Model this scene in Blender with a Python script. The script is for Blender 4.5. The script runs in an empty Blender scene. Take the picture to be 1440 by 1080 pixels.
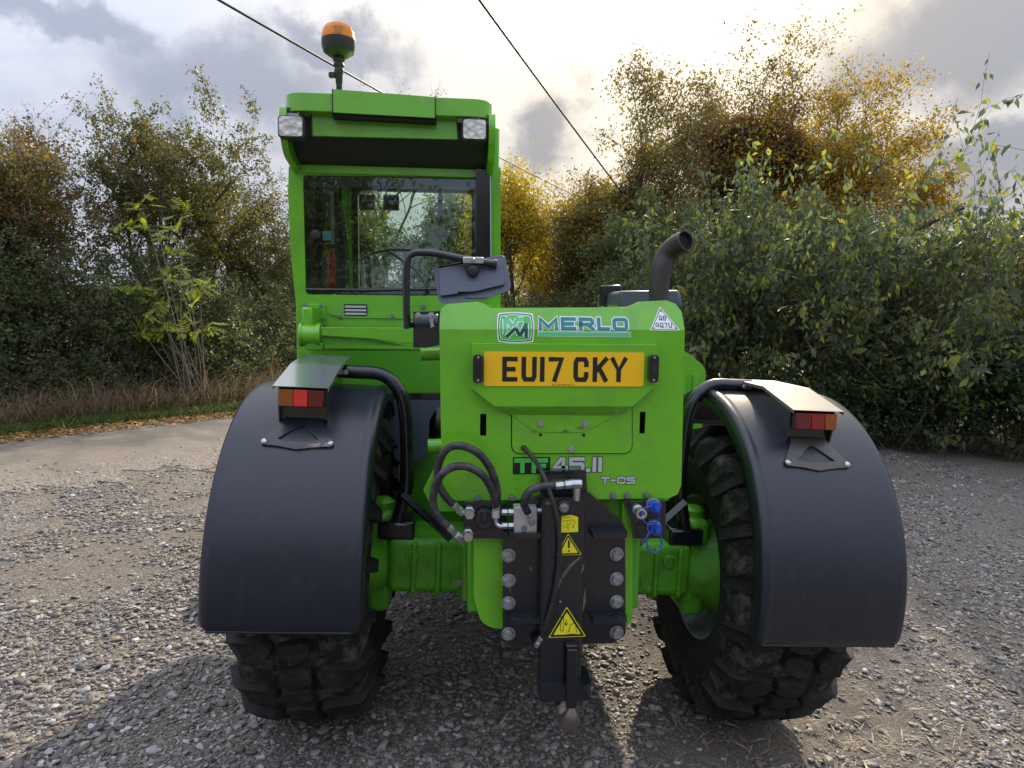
import bpy, math, random
import numpy as np
from mathutils import Matrix, Vector
from mathutils.geometry import tessellate_polygon
random.seed(4); rng = np.random.default_rng(11)
PI = math.pi
scene = bpy.context.scene
col = scene.collection

# ------------------------------------------------------------------ camera
CAM_LOC = np.array([-0.343, -2.2, 1.66]); YAW, PITCH, ROLL = 4.75, 6.0, 0.7
FPX = 962.0                                   # focal length in pixels of a 1440 px wide frame
_p, _t, _r = (math.radians(a) for a in (YAW, PITCH, ROLL))
_f = np.array([math.sin(_p)*math.cos(_t), math.cos(_p)*math.cos(_t), -math.sin(_t)])
_rt = np.array([math.cos(_p), -math.sin(_p), 0.0]); _up = np.cross(_rt, _f)
CR = _rt*math.cos(_r)+_up*math.sin(_r); CU = -_rt*math.sin(_r)+_up*math.cos(_r)
cam_data = bpy.data.cameras.new('camera'); cam = bpy.data.objects.new('camera', cam_data); col.objects.link(cam)
cam_data.sensor_width = 36.0; cam_data.lens = 36.0*FPX/1440; cam_data.clip_start = 0.05; cam_data.clip_end = 2000
_m = Matrix.Identity(4)
for i in range(3):
    _m[i][0] = CR[i]; _m[i][1] = CU[i]; _m[i][2] = -_f[i]; _m[i][3] = CAM_LOC[i]
cam.matrix_world = _m
scene.camera = cam

# ------------------------------------------------------------------ sky, sun, exposure
SUN_EL, SUN_AZ = math.radians(29.0), math.radians(19.5)        # azimuth clockwise from +y
SUN = np.array([math.sin(SUN_AZ)*math.cos(SUN_EL), math.cos(SUN_AZ)*math.cos(SUN_EL), math.sin(SUN_EL)])
SUN_STRENGTH, SUN_ANGLE = 5.0, 1.0
EXPOSURE = 0.45
sd = bpy.data.lights.new('sun', 'SUN'); sd.energy = SUN_STRENGTH; sd.angle = math.radians(SUN_ANGLE); sd.color = (1.0, 0.86, 0.66)
so = bpy.data.objects.new('sun', sd); col.objects.link(so)
so.rotation_euler = Vector(SUN).to_track_quat('Z', 'Y').to_euler()
vs = scene.view_settings; vs.view_transform = 'Standard'; vs.look = 'None'; vs.gamma = 1.0; vs.exposure = EXPOSURE; vs.use_curve_mapping = False
scene.render.engine = 'CYCLES'
cy = scene.cycles
cy.max_bounces = 8; cy.diffuse_bounces = 3; cy.glossy_bounces = 3; cy.transmission_bounces = 4; cy.transparent_max_bounces = 8
cy.use_denoising = True; cy.sample_clamp_indirect = 6.0; cy.caustics_reflective = False; cy.caustics_refractive = False

def view_dir(px, py):
    d = _f + CR*(px-720)/FPX + CU*(540-py)/FPX
    return d/np.linalg.norm(d)
def at(px, py, y):
    """the point on the plane at distance y behind the rear panel that shows at pixel (px, py) of the photograph"""
    d = view_dir(px, py); t = (y-CAM_LOC[1])/d[1]
    return CAM_LOC + d*t
def xz(px, py, y):
    q = at(px, py, y); return (float(q[0]), float(q[2]))

world = bpy.data.worlds.new('World'); scene.world = world; world.use_nodes = True
def build_world():
    nt = world.node_tree; N = nt.nodes; L = nt.links; N.clear()
    def nd(t, **k):
        n = N.new(t)
        for a, b in k.items(): setattr(n, a, b)
        return n
    def val(sock, v):
        if hasattr(v, 'is_output') or hasattr(v, 'links'): L.new(v, sock)
        else: sock.default_value = v
    def mth(op, a, b=0.0, c=0.0, clamp=False):
        n = nd('ShaderNodeMath', operation=op, use_clamp=clamp)
        for s, v in zip(n.inputs, (a, b, c)): val(s, v)
        return n.outputs[0]
    def vm(op, a, b=(0, 0, 0), out=0):
        n = nd('ShaderNodeVectorMath', operation=op); val(n.inputs[0], a); val(n.inputs[1], b)
        return n.outputs['Value'] if op in ('DOT_PRODUCT', 'LENGTH', 'DISTANCE') else n.outputs[0]
    def mix(f, a, b):
        n = nd('ShaderNodeMix', data_type='RGBA'); val(n.inputs[0], f); val(n.inputs[6], a); val(n.inputs[7], b); return n.outputs[2]
    def sstep(x, a, b):
        n = nd('ShaderNodeMapRange', interpolation_type='SMOOTHSTEP'); val(n.inputs[0], x)
        n.inputs[1].default_value = a; n.inputs[2].default_value = b; n.inputs[3].default_value = 0; n.inputs[4].default_value = 1; return n.outputs[0]
    def noise(v, scale, detail=7, rough=.55, dist=.0):
        n = nd('ShaderNodeTexNoise'); L.new(v, n.inputs['Vector']); n.inputs['Scale'].default_value = scale; n.inputs['Detail'].default_value = detail
        n.inputs['Roughness'].default_value = rough; n.inputs['Distortion'].default_value = dist; return n
    d = nd('ShaderNodeTexCoord').outputs['Generated']
    d = vm('NORMALIZE', d)
    sep = nd('ShaderNodeSeparateXYZ'); L.new(d, sep.inputs[0])
    z = mth('MAXIMUM', sep.outputs[2], 0.0)
    k = mth('DIVIDE', 1.0, mth('ADD', z, 0.22))
    comb = nd('ShaderNodeCombineXYZ'); L.new(mth('MULTIPLY', sep.outputs[0], k), comb.inputs[0]); L.new(mth('MULTIPLY', sep.outputs[1], k), comb.inputs[1])
    pl = comb.outputs[0]
    n1 = noise(pl, 1.35, 9, .58, .25).outputs[0]
    n2 = noise(vm('MULTIPLY', vm('ADD', pl, (7.3, 2.1, 0)), (.55, 1.25, 1)), 3.3, 8, .62, .6).outputs[0]
    warp = noise(d, 5.5, 6, .6)
    sdot = mth('MAXIMUM', vm('DOT_PRODUCT', d, tuple(SUN)), 0.0)
    glow_w = mth('POWER', sdot, 7.0); glow_m = mth('POWER', sdot, 38.0); glow_n = mth('POWER', sdot, 160.0)
    sky = nd('ShaderNodeTexSky', sky_type='NISHITA'); sky.sun_disc = False; sky.sun_elevation = SUN_EL; sky.sun_rotation = SUN_AZ
    sky.air_density = 1.0; sky.dust_density = 2.0
    # veil of high cloud: pale blue grey away from the sun, cream towards it, brighter overhead as an overcast sky is
    veil = mix(glow_w, (3.8, 4.25, 5.4, 1), (6.0, 5.25, 4.0, 1))
    veil = mix(mth('MULTIPLY', sstep(n2, .35, .7), .45), veil, mix(glow_w, (5.2, 5.2, 5.4, 1), (6.7, 5.9, 4.5, 1)))
    # heavier grey clouds
    dw = vm('ADD', d, vm('MULTIPLY', vm('SUBTRACT', warp.outputs['Color'], (.5, .5, .5)), (.30, .30, .26)))
    def blob(px, py, rx, rz, soft=.42):
        c = view_dir(px, py)
        az = math.atan2(c[0], c[1]); q = vm('SUBTRACT', dw, tuple(c))
        rot = nd('ShaderNodeVectorRotate', rotation_type='Z_AXIS'); L.new(q, rot.inputs['Vector']); rot.inputs['Angle'].default_value = az
        ln = vm('LENGTH', vm('MULTIPLY', rot.outputs[0], (1/rx, 1/rx, 1/rz)))
        return mth('SUBTRACT', 1.0, sstep(ln, soft, 1.3))
    grey = sstep(n1, .50, .68)
    grey = mth('MULTIPLY', grey, .55)
    for a in ((330, 135, .20, .07), (470, 60, .10, .035), (60, 50, .16, .03), (1370, 30, .20, .085), (1400, 215, .17, .05), (1290, 285, .12, .05), (745, 190, .07, .055), (1210, 110, .05, .03)):
        grey = mth('MAXIMUM', grey, mth('MULTIPLY', blob(*a), .98))
    greyc = mix(glow_w, (2.4, 2.7, 3.45, 1), (1.75, 1.65, 1.6, 1))
    cloud = mix(grey, veil, greyc)
    g = mth('ADD', mth('ADD', mth('MULTIPLY', glow_m, 1.6), mth('MULTIPLY', glow_n, 7.0)), mth('MULTIPLY', glow_w, .1))
    g = mth('MULTIPLY', g, mth('SUBTRACT', 1.0, mth('MULTIPLY', grey, .8)))
    gl = nd('ShaderNodeVectorMath', operation='SCALE'); gl.inputs[0].default_value = (1.0, .88, .64); L.new(g, gl.inputs['Scale'])
    cloud = vm('ADD', cloud, gl.outputs[0])
    over = mth('ADD', .85, mth('MULTIPLY', mth('POWER', z, 1.3), 2.3))
    sc = nd('ShaderNodeVectorMath', operation='SCALE'); L.new(cloud, sc.inputs[0]); L.new(over, sc.inputs['Scale'])
    final = mix(.95, sky.outputs[0], sc.outputs[0])
    bg = nd('ShaderNodeBackground'); L.new(final, bg.inputs[0]); bg.inputs[1].default_value = 0.104
    out = nd('ShaderNodeOutputWorld'); L.new(bg.outputs[0], out.inputs[0])
build_world()

# ------------------------------------------------------------------ materials
MATS = {}
class NT:
    def __init__(s, name):
        s.m = bpy.data.materials.new(name); s.m.use_nodes = True; s.t = s.m.node_tree; s.N = s.t.nodes; s.L = s.t.links
        s.N.clear(); s.out = s.N.new('ShaderNodeOutputMaterial'); MATS[name] = s.m
    def n(s, t, **k):
        x = s.N.new(t)
        for a, b in k.items(): setattr(x, a, b)
        return x
    def put(s, sock, v):
        if hasattr(v, 'links'): s.L.new(v, sock)
        else: sock.default_value = v
    def math(s, op, a, b=0.0, clamp=False):
        x = s.n('ShaderNodeMath', operation=op, use_clamp=clamp); s.put(x.inputs[0], a); s.put(x.inputs[1], b); return x.outputs[0]
    def mix(s, f, a, b):
        x = s.n('ShaderNodeMix', data_type='RGBA'); s.put(x.inputs[0], f); s.put(x.inputs[6], a); s.put(x.inputs[7], b); return x.outputs[2]
    def coord(s, kind='Object'):
        return s.n('ShaderNodeTexCoord').outputs[kind]
    def noise(s, scale, detail=5, rough=.55, vec=None, dist=0):
        x = s.n('ShaderNodeTexNoise'); s.L.new(vec if vec is not None else s.coord(), x.inputs['Vector'])
        x.inputs['Scale'].default_value = scale; x.inputs['Detail'].default_value = detail; x.inputs['Roughness'].default_value = rough; x.inputs['Distortion'].default_value = dist
        return x.outputs[0]
    def ramp(s, f, stops, interp='LINEAR'):
        x = s.n('ShaderNodeValToRGB'); s.put(x.inputs[0], f); cr = x.color_ramp; cr.interpolation = interp
        while len(cr.elements) < len(stops): cr.elements.new(.5)
        for e, (p, c) in zip(cr.elements, stops):
            e.position = p; e.color = (*c, 1) if len(c) == 3 else c
        return x.outputs[0]
    def rng(s, x, a, b, c=0., d=1.):
        m = s.n('ShaderNodeMapRange'); s.put(m.inputs[0], x)
        for i, v in enumerate((a, b, c, d)): m.inputs[i+1].default_value = v
        return m.outputs[0]
    def bump(s, h, strength=.3, dist=.01):
        b = s.n('ShaderNodeBump'); s.L.new(h, b.inputs['Height']); b.inputs['Strength'].default_value = strength; b.inputs['Distance'].default_value = dist; return b.outputs[0]
    def pbr(s, color, rough=.5, metal=0., normal=None, spec=.5, coat=0., coat_rough=.1, **kw):
        b = s.n('ShaderNodeBsdfPrincipled'); s.put(b.inputs['Base Color'], color if hasattr(color, 'links') else (*color, 1)); s.put(b.inputs['Roughness'], rough)
        s.put(b.inputs['Metallic'], metal); b.inputs['Specular IOR Level'].default_value = spec
        b.inputs['Coat Weight'].default_value = coat; b.inputs['Coat Roughness'].default_value = coat_rough
        if normal is not None: s.L.new(normal, b.inputs['Normal'])
        for k, v in kw.items(): s.put(b.inputs[k], v)
        s.L.new(b.outputs[0], s.out.inputs[0]); return b

def painted(name, base, dirt=(.10, .085, .06), amt=.25, rough=.28, coat=.35, cast=.03):
    t = NT(name)
    a = t.noise(9, 6, .62); b = t.noise(70, 4, .6); sp = t.noise(160, 2, .5)
    f = t.math('MULTIPLY', t.rng(a, .48, .80), amt)
    f = t.math('MAXIMUM', f, t.math('MULTIPLY', t.rng(sp, .71, .76), .75))
    c = t.mix(f, (*base, 1), (*dirt, 1))
    c = t.mix(t.math('MULTIPLY', t.rng(b, .35, .75), .10), c, (base[0]*.75, base[1]*.8, base[2]*.7, 1))
    r = t.math('ADD', t.math('MULTIPLY', a, .22), rough-.08)
    t.pbr(c, r, normal=t.bump(t.noise(120 if cast > .1 else 220, 3), cast, .004 if cast > .1 else .002), coat=coat, coat_rough=.08)
painted('green_paint', (.140, .465, .012), amt=.42, coat=.5)
painted('green_casting', (.098, .40, .012), dirt=(.05, .042, .03), amt=.75, rough=.42, coat=.1, cast=.35)
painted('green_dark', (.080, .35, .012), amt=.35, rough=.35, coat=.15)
def black_paint(name, base, rough, chips, coat=0., scale=14, chipc=(.20, .13, .09)):
    t = NT(name)
    a = t.noise(scale, 8, .66, dist=.6); b = t.noise(40, 5, .6)
    c = t.mix(t.rng(a, chips, chips+.02), (*base, 1), (*chipc, 1))
    c = t.mix(t.math('MULTIPLY', t.rng(b, .5, .8), .14), c, (.07, .065, .06, 1))
    t.pbr(c, t.math('ADD', t.math('MULTIPLY', b, .2), rough-.1), normal=t.bump(b, .06, .003), coat=coat)
black_paint('black_steel', (.008, .010, .015), .25, .695, coat=.4, chipc=(.17, .12, .09))
black_paint('black_gloss', (.008, .009, .012), .16, .80, coat=.5)
black_paint('black_tube', (.009, .010, .013), .26, .78, coat=.3)
black_paint('bracket_worn', (.012, .014, .02), .30, .60, coat=.2, scale=9)
t = NT('bracket_steel'); t.pbr(t.mix(t.noise(30, 5), (.10, .085, .075, 1), (.05, .045, .045, 1)), .42, .35)
t = NT('fender_plastic'); a = t.noise(7, 7, .62); b = t.noise(420, 3, .6); o = t.coord()
mp = t.n('ShaderNodeMapping'); t.L.new(o, mp.inputs['Vector']); mp.inputs['Scale'].default_value = (9, 30, 2.2); mp.inputs['Rotation'].default_value = (0, .25, 0)
streak = t.noise(3.0, 6, .7, vec=mp.outputs[0]); scr = t.n('ShaderNodeTexNoise'); mp2 = t.n('ShaderNodeMapping'); t.L.new(o, mp2.inputs['Vector']); mp2.inputs['Scale'].default_value = (180, 60, 3); mp2.inputs['Rotation'].default_value = (0, .5, 0); t.L.new(mp2.outputs[0], scr.inputs['Vector']); scr.inputs['Scale'].default_value = 1.0; scr.inputs['Detail'].default_value = 2
c = t.mix(t.math('MULTIPLY', t.rng(streak, .48, .78), .22), (.008, .011, .020, 1), (.050, .047, .043, 1))
c = t.mix(t.math('MULTIPLY', t.rng(t.noise(55, 6, .7), .58, .72), .13), c, (.075, .068, .058, 1)); c = t.mix(t.math('MULTIPLY', t.rng(scr.outputs[0], .70, .74), .35), c, (.07, .07, .072, 1))
t.pbr(c, t.math('ADD', t.math('MULTIPLY', t.math('ADD', a, streak), .15), .21), normal=t.bump(t.math('ADD', b, t.math('MULTIPLY', a, 2.0)), .10, .002), spec=.55)
t = NT('shield_steel'); t.pbr((.30, .33, .31), t.math('ADD', t.math('MULTIPLY', t.noise(14, 5), .22), .10), .65, coat=.4)
t = NT('shield_grey'); t.pbr((.16, .145, .125), t.math('ADD', t.math('MULTIPLY', t.noise(14, 5), .2), .38), .3)
t = NT('plastic_blue_grey'); t.pbr((.075, .088, .13), .38, normal=t.bump(t.noise(380, 2), .06, .001))
t = NT('black_rubber'); t.pbr(t.mix(t.noise(40, 5), (.010, .010, .011, 1), (.035, .034, .033, 1)), .55, normal=t.bump(t.noise(180, 2), .1, .002))
t = NT('hose_rubber'); t.pbr(t.mix(t.rng(t.noise(26, 6, .65), .45, .75), (.022, .022, .026, 1), (.10, .10, .105, 1)), .5)
t = NT('tyre_rubber'); a = t.noise(13, 8, .65); b = t.noise(75, 5, .65)
c = t.mix(t.rng(a, .5, .75), (.013, .0125, .012, 1), (.040, .035, .030, 1))
c = t.mix(t.math('MULTIPLY', t.rng(b, .56, .74), .4), c, (.12, .11, .095, 1))
t.pbr(c, .78, normal=t.bump(t.math('ADD', a, t.math('MULTIPLY', b, .4)), .35, .006), spec=.3)
t = NT('tyre_dust'); a = t.noise(16, 7, .65); t.pbr(t.mix(t.rng(a, .45, .7), (.018, .017, .016, 1), (.125, .115, .10, 1)), .9, normal=t.bump(t.noise(60, 5, .7), .6, .008), spec=.2)
t = NT('rim_steel'); a = t.noise(10, 6, .6); t.pbr(t.mix(t.rng(a, .4, .7), (.24, .28, .25, 1), (.09, .10, .085, 1)), .5, .1)
t = NT('zinc'); t.pbr(t.mix(t.noise(60, 4), (.62, .63, .64, 1), (.36, .37, .38, 1)), .32, .85)
t = NT('zinc_dull'); t.pbr(t.mix(t.rng(t.noise(45, 6), .4, .65), (.38, .40, .42, 1), (.20, .20, .20, 1)), .5, .6)
t = NT('aluminium'); t.pbr(t.mix(t.noise(35, 5), (.60, .60, .60, 1), (.42, .42, .42, 1)), .38, .55)
t = NT('exhaust_steel'); a = t.noise(24, 7, .65); t.pbr(t.mix(a, (.026, .023, .024, 1), (.085, .068, .064, 1)), .5, .35, normal=t.bump(t.noise(90, 5), .15, .003))
t = NT('soot'); t.pbr((.008, .008, .008), .9)
t = NT('hook_steel'); a = t.noise(22, 6); t.pbr(t.mix(a, (.13, .105, .09, 1), (.32, .28, .25, 1)), .4, .7)
t = NT('plate_yellow'); t.pbr((.92, .54, .008), .28, normal=t.bump(t.noise(900, 1), .03, .001), coat=.35)
t = NT('plate_black'); t.pbr((.012, .012, .012), .35)
for nm, c, r in (('decal_white', (.80, .84, .84), .3), ('decal_teal', (.012, .20, .22), .3), ('decal_mint', (.12, .58, .27), .3), ('decal_navy', (.010, .035, .055), .3), ('decal_dark_green', (.006, .10, .06), .3),
                 ('decal_black', (.012, .013, .013), .3), ('decal_silver', (.50, .52, .54), .3), ('decal_yellow', (.80, .74, .02), .35), ('decal_bright_green', (.08, .52, .08), .3), ('decal_grey', (.30, .32, .36), .35),
                 ('sticker_teal', (.16, .55, .60), .4), ('blue_plastic', (.015, .07, .42), .35), ('dark_interior', (.025, .025, .027), .6), ('interior_grey', (.34, .35, .34), .6), ('underside_black', (.017, .017, .018), .7),
                 ('red_paint', (.45, .012, .014), .35), ('hole_dark', (.006, .006, .006), .9), ('seat_cloth', (.035, .036, .04), .9), ('bolt_dark', (.16, .17, .19), .4)):
    t = NT(nm); t.pbr(c, r)
def lens(name, c, rough=.12, trans=.35):
    t = NT(name); w = t.n('ShaderNodeTexWave'); w.wave_type = 'BANDS'; w.bands_direction = 'X'; t.L.new(t.coord(), w.inputs['Vector']); w.inputs['Scale'].default_value = 60
    t.pbr(c, rough, normal=t.bump(w.outputs[1], .7, .004), coat=.6, **{'Transmission Weight': trans})
lens('lens_red', (.50, .010, .012)); lens('lens_bright_red', (.95, .045, .045), .1, .1); lens('lens_dark_red', (.26, .008, .014)); lens('lens_amber', (.52, .14, .012)); 
t = NT('lens_beacon'); tr = t.n('ShaderNodeBsdfTransparent'); tr.inputs[0].default_value = (1.0, .52, .06, 1); w = t.n('ShaderNodeTexWave'); w.bands_direction = 'Z'; t.L.new(t.coord(), w.inputs['Vector']); w.inputs['Scale'].default_value = 90
b_ = t.n('ShaderNodeBsdfPrincipled'); b_.inputs['Base Color'].default_value = (1.0, .36, .01, 1); b_.inputs['Roughness'].default_value = .1; b_.inputs['Coat Weight'].default_value = .6; t.L.new(t.bump(w.outputs[1], .4, .003), b_.inputs['Normal'])
mx = t.n('ShaderNodeMixShader'); mx.inputs[0].default_value = .4; t.L.new(tr.outputs[0], mx.inputs[1]); t.L.new(b_.outputs[0], mx.inputs[2]); t.L.new(mx.outputs[0], t.out.inputs[0])
t = NT('lamp_glass'); v = t.n('ShaderNodeTexVoronoi'); t.L.new(t.coord(), v.inputs['Vector']); v.inputs['Scale'].default_value = 38
t.pbr(t.mix(v.outputs['Distance'], (.86, .84, .76, 1), (.40, .40, .38, 1)), .12, .25, normal=t.bump(v.outputs['Distance'], .5, .006), coat=.8)
def glass(name, tint, refl):
    t = NT(name); tr = t.n('ShaderNodeBsdfTransparent'); tr.inputs[0].default_value = (*tint, 1)
    gl = t.n('ShaderNodeBsdfGlossy'); gl.inputs['Roughness'].default_value = .02; gl.inputs[0].default_value = (.92, .97, 1, 1)
    lw = t.n('ShaderNodeFresnel'); lw.inputs['IOR'].default_value = 1.5
    f = t.math('ADD', lw.outputs[0], refl, True)
    mx = t.n('ShaderNodeMixShader'); t.L.new(f, mx.inputs[0]); t.L.new(tr.outputs[0], mx.inputs[1]); t.L.new(gl.outputs[0], mx.inputs[2]); t.L.new(mx.outputs[0], t.out.inputs[0])
glass('cab_glass', (.88, .95, .91), .015); glass('smoked_glass', (.06, .06, .06), .05)

def foliage(name, stops, trans=.45, rough=.5):
    t = NT(name)
    at_ = t.n('ShaderNodeAttribute', attribute_name='tint'); c = t.ramp(at_.outputs['Fac'], stops)
    d = t.n('ShaderNodeBsdfPrincipled'); t.L.new(c, d.inputs['Base Color']); d.inputs['Roughness'].default_value = rough; d.inputs['Specular IOR Level'].default_value = .35
    tl = t.n('ShaderNodeBsdfTranslucent'); hs = t.n('ShaderNodeHueSaturation'); hs.inputs['Saturation'].default_value = 1.15; hs.inputs['Value'].default_value = 1.7; t.L.new(c, hs.inputs['Color']); t.L.new(hs.outputs[0], tl.inputs[0])
    mx = t.n('ShaderNodeMixShader'); mx.inputs[0].default_value = trans
    t.L.new(d.outputs[0], mx.inputs[1]); t.L.new(tl.outputs[0], mx.inputs[2]); t.L.new(mx.outputs[0], t.out.inputs[0])
foliage('leaf_hedge', [(0, (.055, .072, .032)), (.5, (.100, .125, .052)), (.85, (.150, .165, .070)), (1, (.22, .13, .07))])
foliage('leaf_russet', [(0, (.10, .070, .030)), (.35, (.15, .115, .035)), (.7, (.12, .125, .045)), (.9, (.20, .11, .04)), (1, (.26, .10, .045))])
foliage('leaf_hawthorn', [(0, (.050, .060, .022)), (.5, (.085, .095, .030)), (.85, (.14, .13, .035)), (1, (.20, .10, .03))])
foliage('leaf_yellow', [(0, (.26, .20, .03)), (.5, (.46, .34, .04)), (.8, (.26, .26, .05)), (1, (.60, .40, .05))])
foliage('leaf_autumn', [(0, (.12, .072, .034)), (.35, (.18, .115, .038)), (.6, (.115, .12, .045)), (.8, (.15, .14, .045)), (1, (.30, .19, .03))])
foliage('leaf_gold', [(0, (.14, .105, .035)), (.35, (.22, .16, .04)), (.7, (.36, .25, .03)), (1, (.48, .32, .03))])
foliage('leaf_green', [(0, (.055, .080, .034)), (.5, (.095, .120, .045)), (.9, (.15, .16, .055)), (1, (.25, .21, .05))])
foliage('leaf_large', [(0, (.060, .085, .048)), (.5, (.100, .130, .065)), (.8, (.16, .185, .065)), (1, (.28, .29, .06))], .5, .48)
foliage('leaf_olive', [(0, (.085, .105, .050)), (.5, (.14, .16, .06)), (.85, (.21, .22, .065)), (1, (.34, .31, .06))], .5, .4)
foliage('leaf_bramble', [(0, (.050, .090, .045)), (.5, (.085, .14, .065)), (.8, (.14, .18, .06)), (1, (.34, .31, .05))], .5, .4)
foliage('leaf_ash', [(0, (.16, .24, .03)), (.5, (.27, .36, .04)), (1, (.45, .40, .04))], .5)
foliage('grass_green', [(0, (.040, .075, .018)), (.6, (.075, .125, .028)), (1, (.16, .15, .05))], .35)
foliage('grass_dry', [(0, (.11, .075, .042)), (.5, (.19, .14, .085)), (1, (.30, .235, .15))], .3, .7)
foliage('leaf_fallen', [(0, (.10, .045, .02)), (.5, (.23, .115, .03)), (1, (.42, .24, .05))], .15, .6)
foliage('straw', [(0, (.22, .17, .10)), (1, (.42, .35, .22))], .1, .6)
t = NT('bark'); a = t.noise(16, 7, .65); t.pbr(t.mix(a, (.035, .028, .022, 1), (.12, .10, .08, 1)), .85, normal=t.bump(a, .5, .02))
t = NT('twig'); t.pbr(t.mix(t.noise(5, 4), (.045, .034, .028, 1), (.13, .10, .08, 1)), .8)
t = NT('twig_pale'); t.pbr(t.mix(t.noise(5, 4), (.16, .13, .10, 1), (.30, .26, .21, 1)), .8)
t = NT('cable_black'); t.pbr((.012, .012, .012), .6)

# ground: trodden soil under small gravel
t = NT('gravel_ground'); o = t.coord()
v1 = t.n('ShaderNodeTexVoronoi'); v1.inputs['Scale'].default_value = 60; v2 = t.n('ShaderNodeTexVoronoi'); v2.inputs['Scale'].default_value = 135
for v in (v1, v2): t.L.new(o, v.inputs['Vector'])
soil = t.mix(t.noise(1.1, 6, .6), (.050, .036, .026, 1), (.100, .075, .055, 1)); soil = t.mix(t.math('MULTIPLY', t.noise(60, 5, .7), .7), soil, (.155, .13, .105, 1))
def stonecol(v):
    s = t.n('ShaderNodeSeparateColor'); t.L.new(v.outputs['Color'], s.inputs[0])
    return t.ramp(s.outputs[0], [(0, (.07, .062, .056)), (.3, (.15, .13, .11)), (.55, (.205, .19, .178)), (.8, (.26, .225, .185)), (1, (.42, .41, .39))])
patch = t.rng(t.noise(.55, 5, .6), .36, .58)
m1 = t.math('MULTIPLY', t.rng(v1.outputs['Distance'], .50, .42), patch); m2 = t.math('MULTIPLY', t.rng(v2.outputs['Distance'], .52, .44), t.math('ADD', t.math('MULTIPLY', patch, .6), .35))
c = t.mix(m2, soil, stonecol(v2)); c = t.mix(m1, c, stonecol(v1))
h = t.math('ADD', t.math('MULTIPLY', t.math('SUBTRACT', .5, v1.outputs['Distance']), t.math('MULTIPLY', m1, 1.6)), t.math('MULTIPLY', t.math('SUBTRACT', .5, v2.outputs['Distance']), m2))
t.pbr(c, .85, normal=t.bump(t.math('ADD', h, t.math('MULTIPLY', t.noise(90, 5, .7), .35)), .85, .012), spec=.3)
t = NT('road_asphalt'); o = t.coord()
v1 = t.n('ShaderNodeTexVoronoi'); v1.inputs['Scale'].default_value = 95; t.L.new(o, v1.inputs['Vector'])
a = t.noise(.9, 7, .62); b = t.noise(3.5, 6, .6)
ac = t.n('ShaderNodeAttribute', attribute_name='tint').outputs['Fac']
c = t.mix(t.rng(t.math('ADD', t.math('MULTIPLY', ac, .55), t.math('MULTIPLY', a, .9)), .52, .95), (.075, .070, .066, 1), (.235, .195, .150, 1)); c = t.mix(t.math('MULTIPLY', t.rng(b, .5, .75), .5), c, (.30, .26, .21, 1))
s = t.n('ShaderNodeSeparateColor'); t.L.new(v1.outputs['Color'], s.inputs[0])
c = t.mix(t.math('MULTIPLY', s.outputs[0], .45), c, (.06, .058, .056, 1))
eg = t.rng(t.math('ADD', ac, t.math('MULTIPLY', t.math('SUBTRACT', t.noise(2.6, 7, .7), .5), 1.1)), .70, 1.0)
v3 = t.n('ShaderNodeTexVoronoi'); v3.inputs['Scale'].default_value = 75; t.L.new(o, v3.inputs['Vector']); s3 = t.n('ShaderNodeSeparateColor'); t.L.new(v3.outputs['Color'], s3.inputs[0])
c = t.mix(eg, c, t.ramp(s3.outputs[0], [(0, (.06, .048, .038)), (.35, (.11, .088, .068)), (.7, (.19, .165, .14)), (1, (.36, .34, .32))]))
t.pbr(c, .8, normal=t.bump(t.math('ADD', v1.outputs['Distance'], b), .5, .008), spec=.3)
t = NT('stone'); oi = t.n('ShaderNodeObjectInfo'); a = t.noise(9, 4)
c = t.ramp(oi.outputs['Random'], [(0, (.055, .048, .043)), (.18, (.11, .097, .087)), (.38, (.19, .182, .175)), (.55, (.235, .195, .155)), (.68, (.17, .128, .095)), (.82, (.27, .262, .255)), (.96, (.35, .345, .335)), (1, (.54, .535, .52))])
c = t.mix(t.math('MULTIPLY', a, .4), c, (.12, .105, .09, 1)); t.pbr(c, .6, spec=.4)
t = NT('verge_soil'); t.pbr(t.mix(t.noise(7, 6), (.045, .036, .024, 1), (.09, .075, .045, 1)), .9)

# ------------------------------------------------------------------ object helpers
def props(o, label=None, cat=None, kind=None, group=None):
    for k, v in (('label', label), ('category', cat), ('kind', kind), ('group', group)):
        if v: o[k] = v
    return o
def link(name, me, mat, parent=None):
    o = bpy.data.objects.new(name, me); col.objects.link(o)
    if mat and not me.materials: me.materials.append(MATS[mat])
    if parent is not None:
        o.parent = parent
        if parent.type == 'EMPTY': o.matrix_parent_inverse = Matrix.Translation(-parent.location)
    return o
def empty(name, loc, parent=None):
    o = bpy.data.objects.new(name, None); col.objects.link(o); o.location = loc; o.empty_display_size = .2
    if parent is not None:
        o.parent = parent; o.matrix_parent_inverse = Matrix.Translation(-parent.location)
    return o
def npmesh(name, verts, faces, attr=None, smooth=False):
    """verts (n,3), faces (m,k) all with k corners"""
    me = bpy.data.meshes.new(name); verts = np.asarray(verts, np.float32); faces = np.asarray(faces, np.int32); m, k = faces.shape
    me.vertices.add(len(verts)); me.vertices.foreach_set('co', verts.ravel())
    me.loops.add(m*k); me.loops.foreach_set('vertex_index', faces.ravel())
    me.polygons.add(m); me.polygons.foreach_set('loop_start', np.arange(0, m*k, k, dtype=np.int32)); me.polygons.foreach_set('loop_total', np.full(m, k, np.int32))
    if smooth: me.polygons.foreach_set('use_smooth', np.ones(m, bool))
    if attr is not None:
        a = me.attributes.new('tint', 'FLOAT', 'POINT'); a.data.foreach_set('value', np.asarray(attr, np.float32))
    me.update(calc_edges=True); return me

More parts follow.
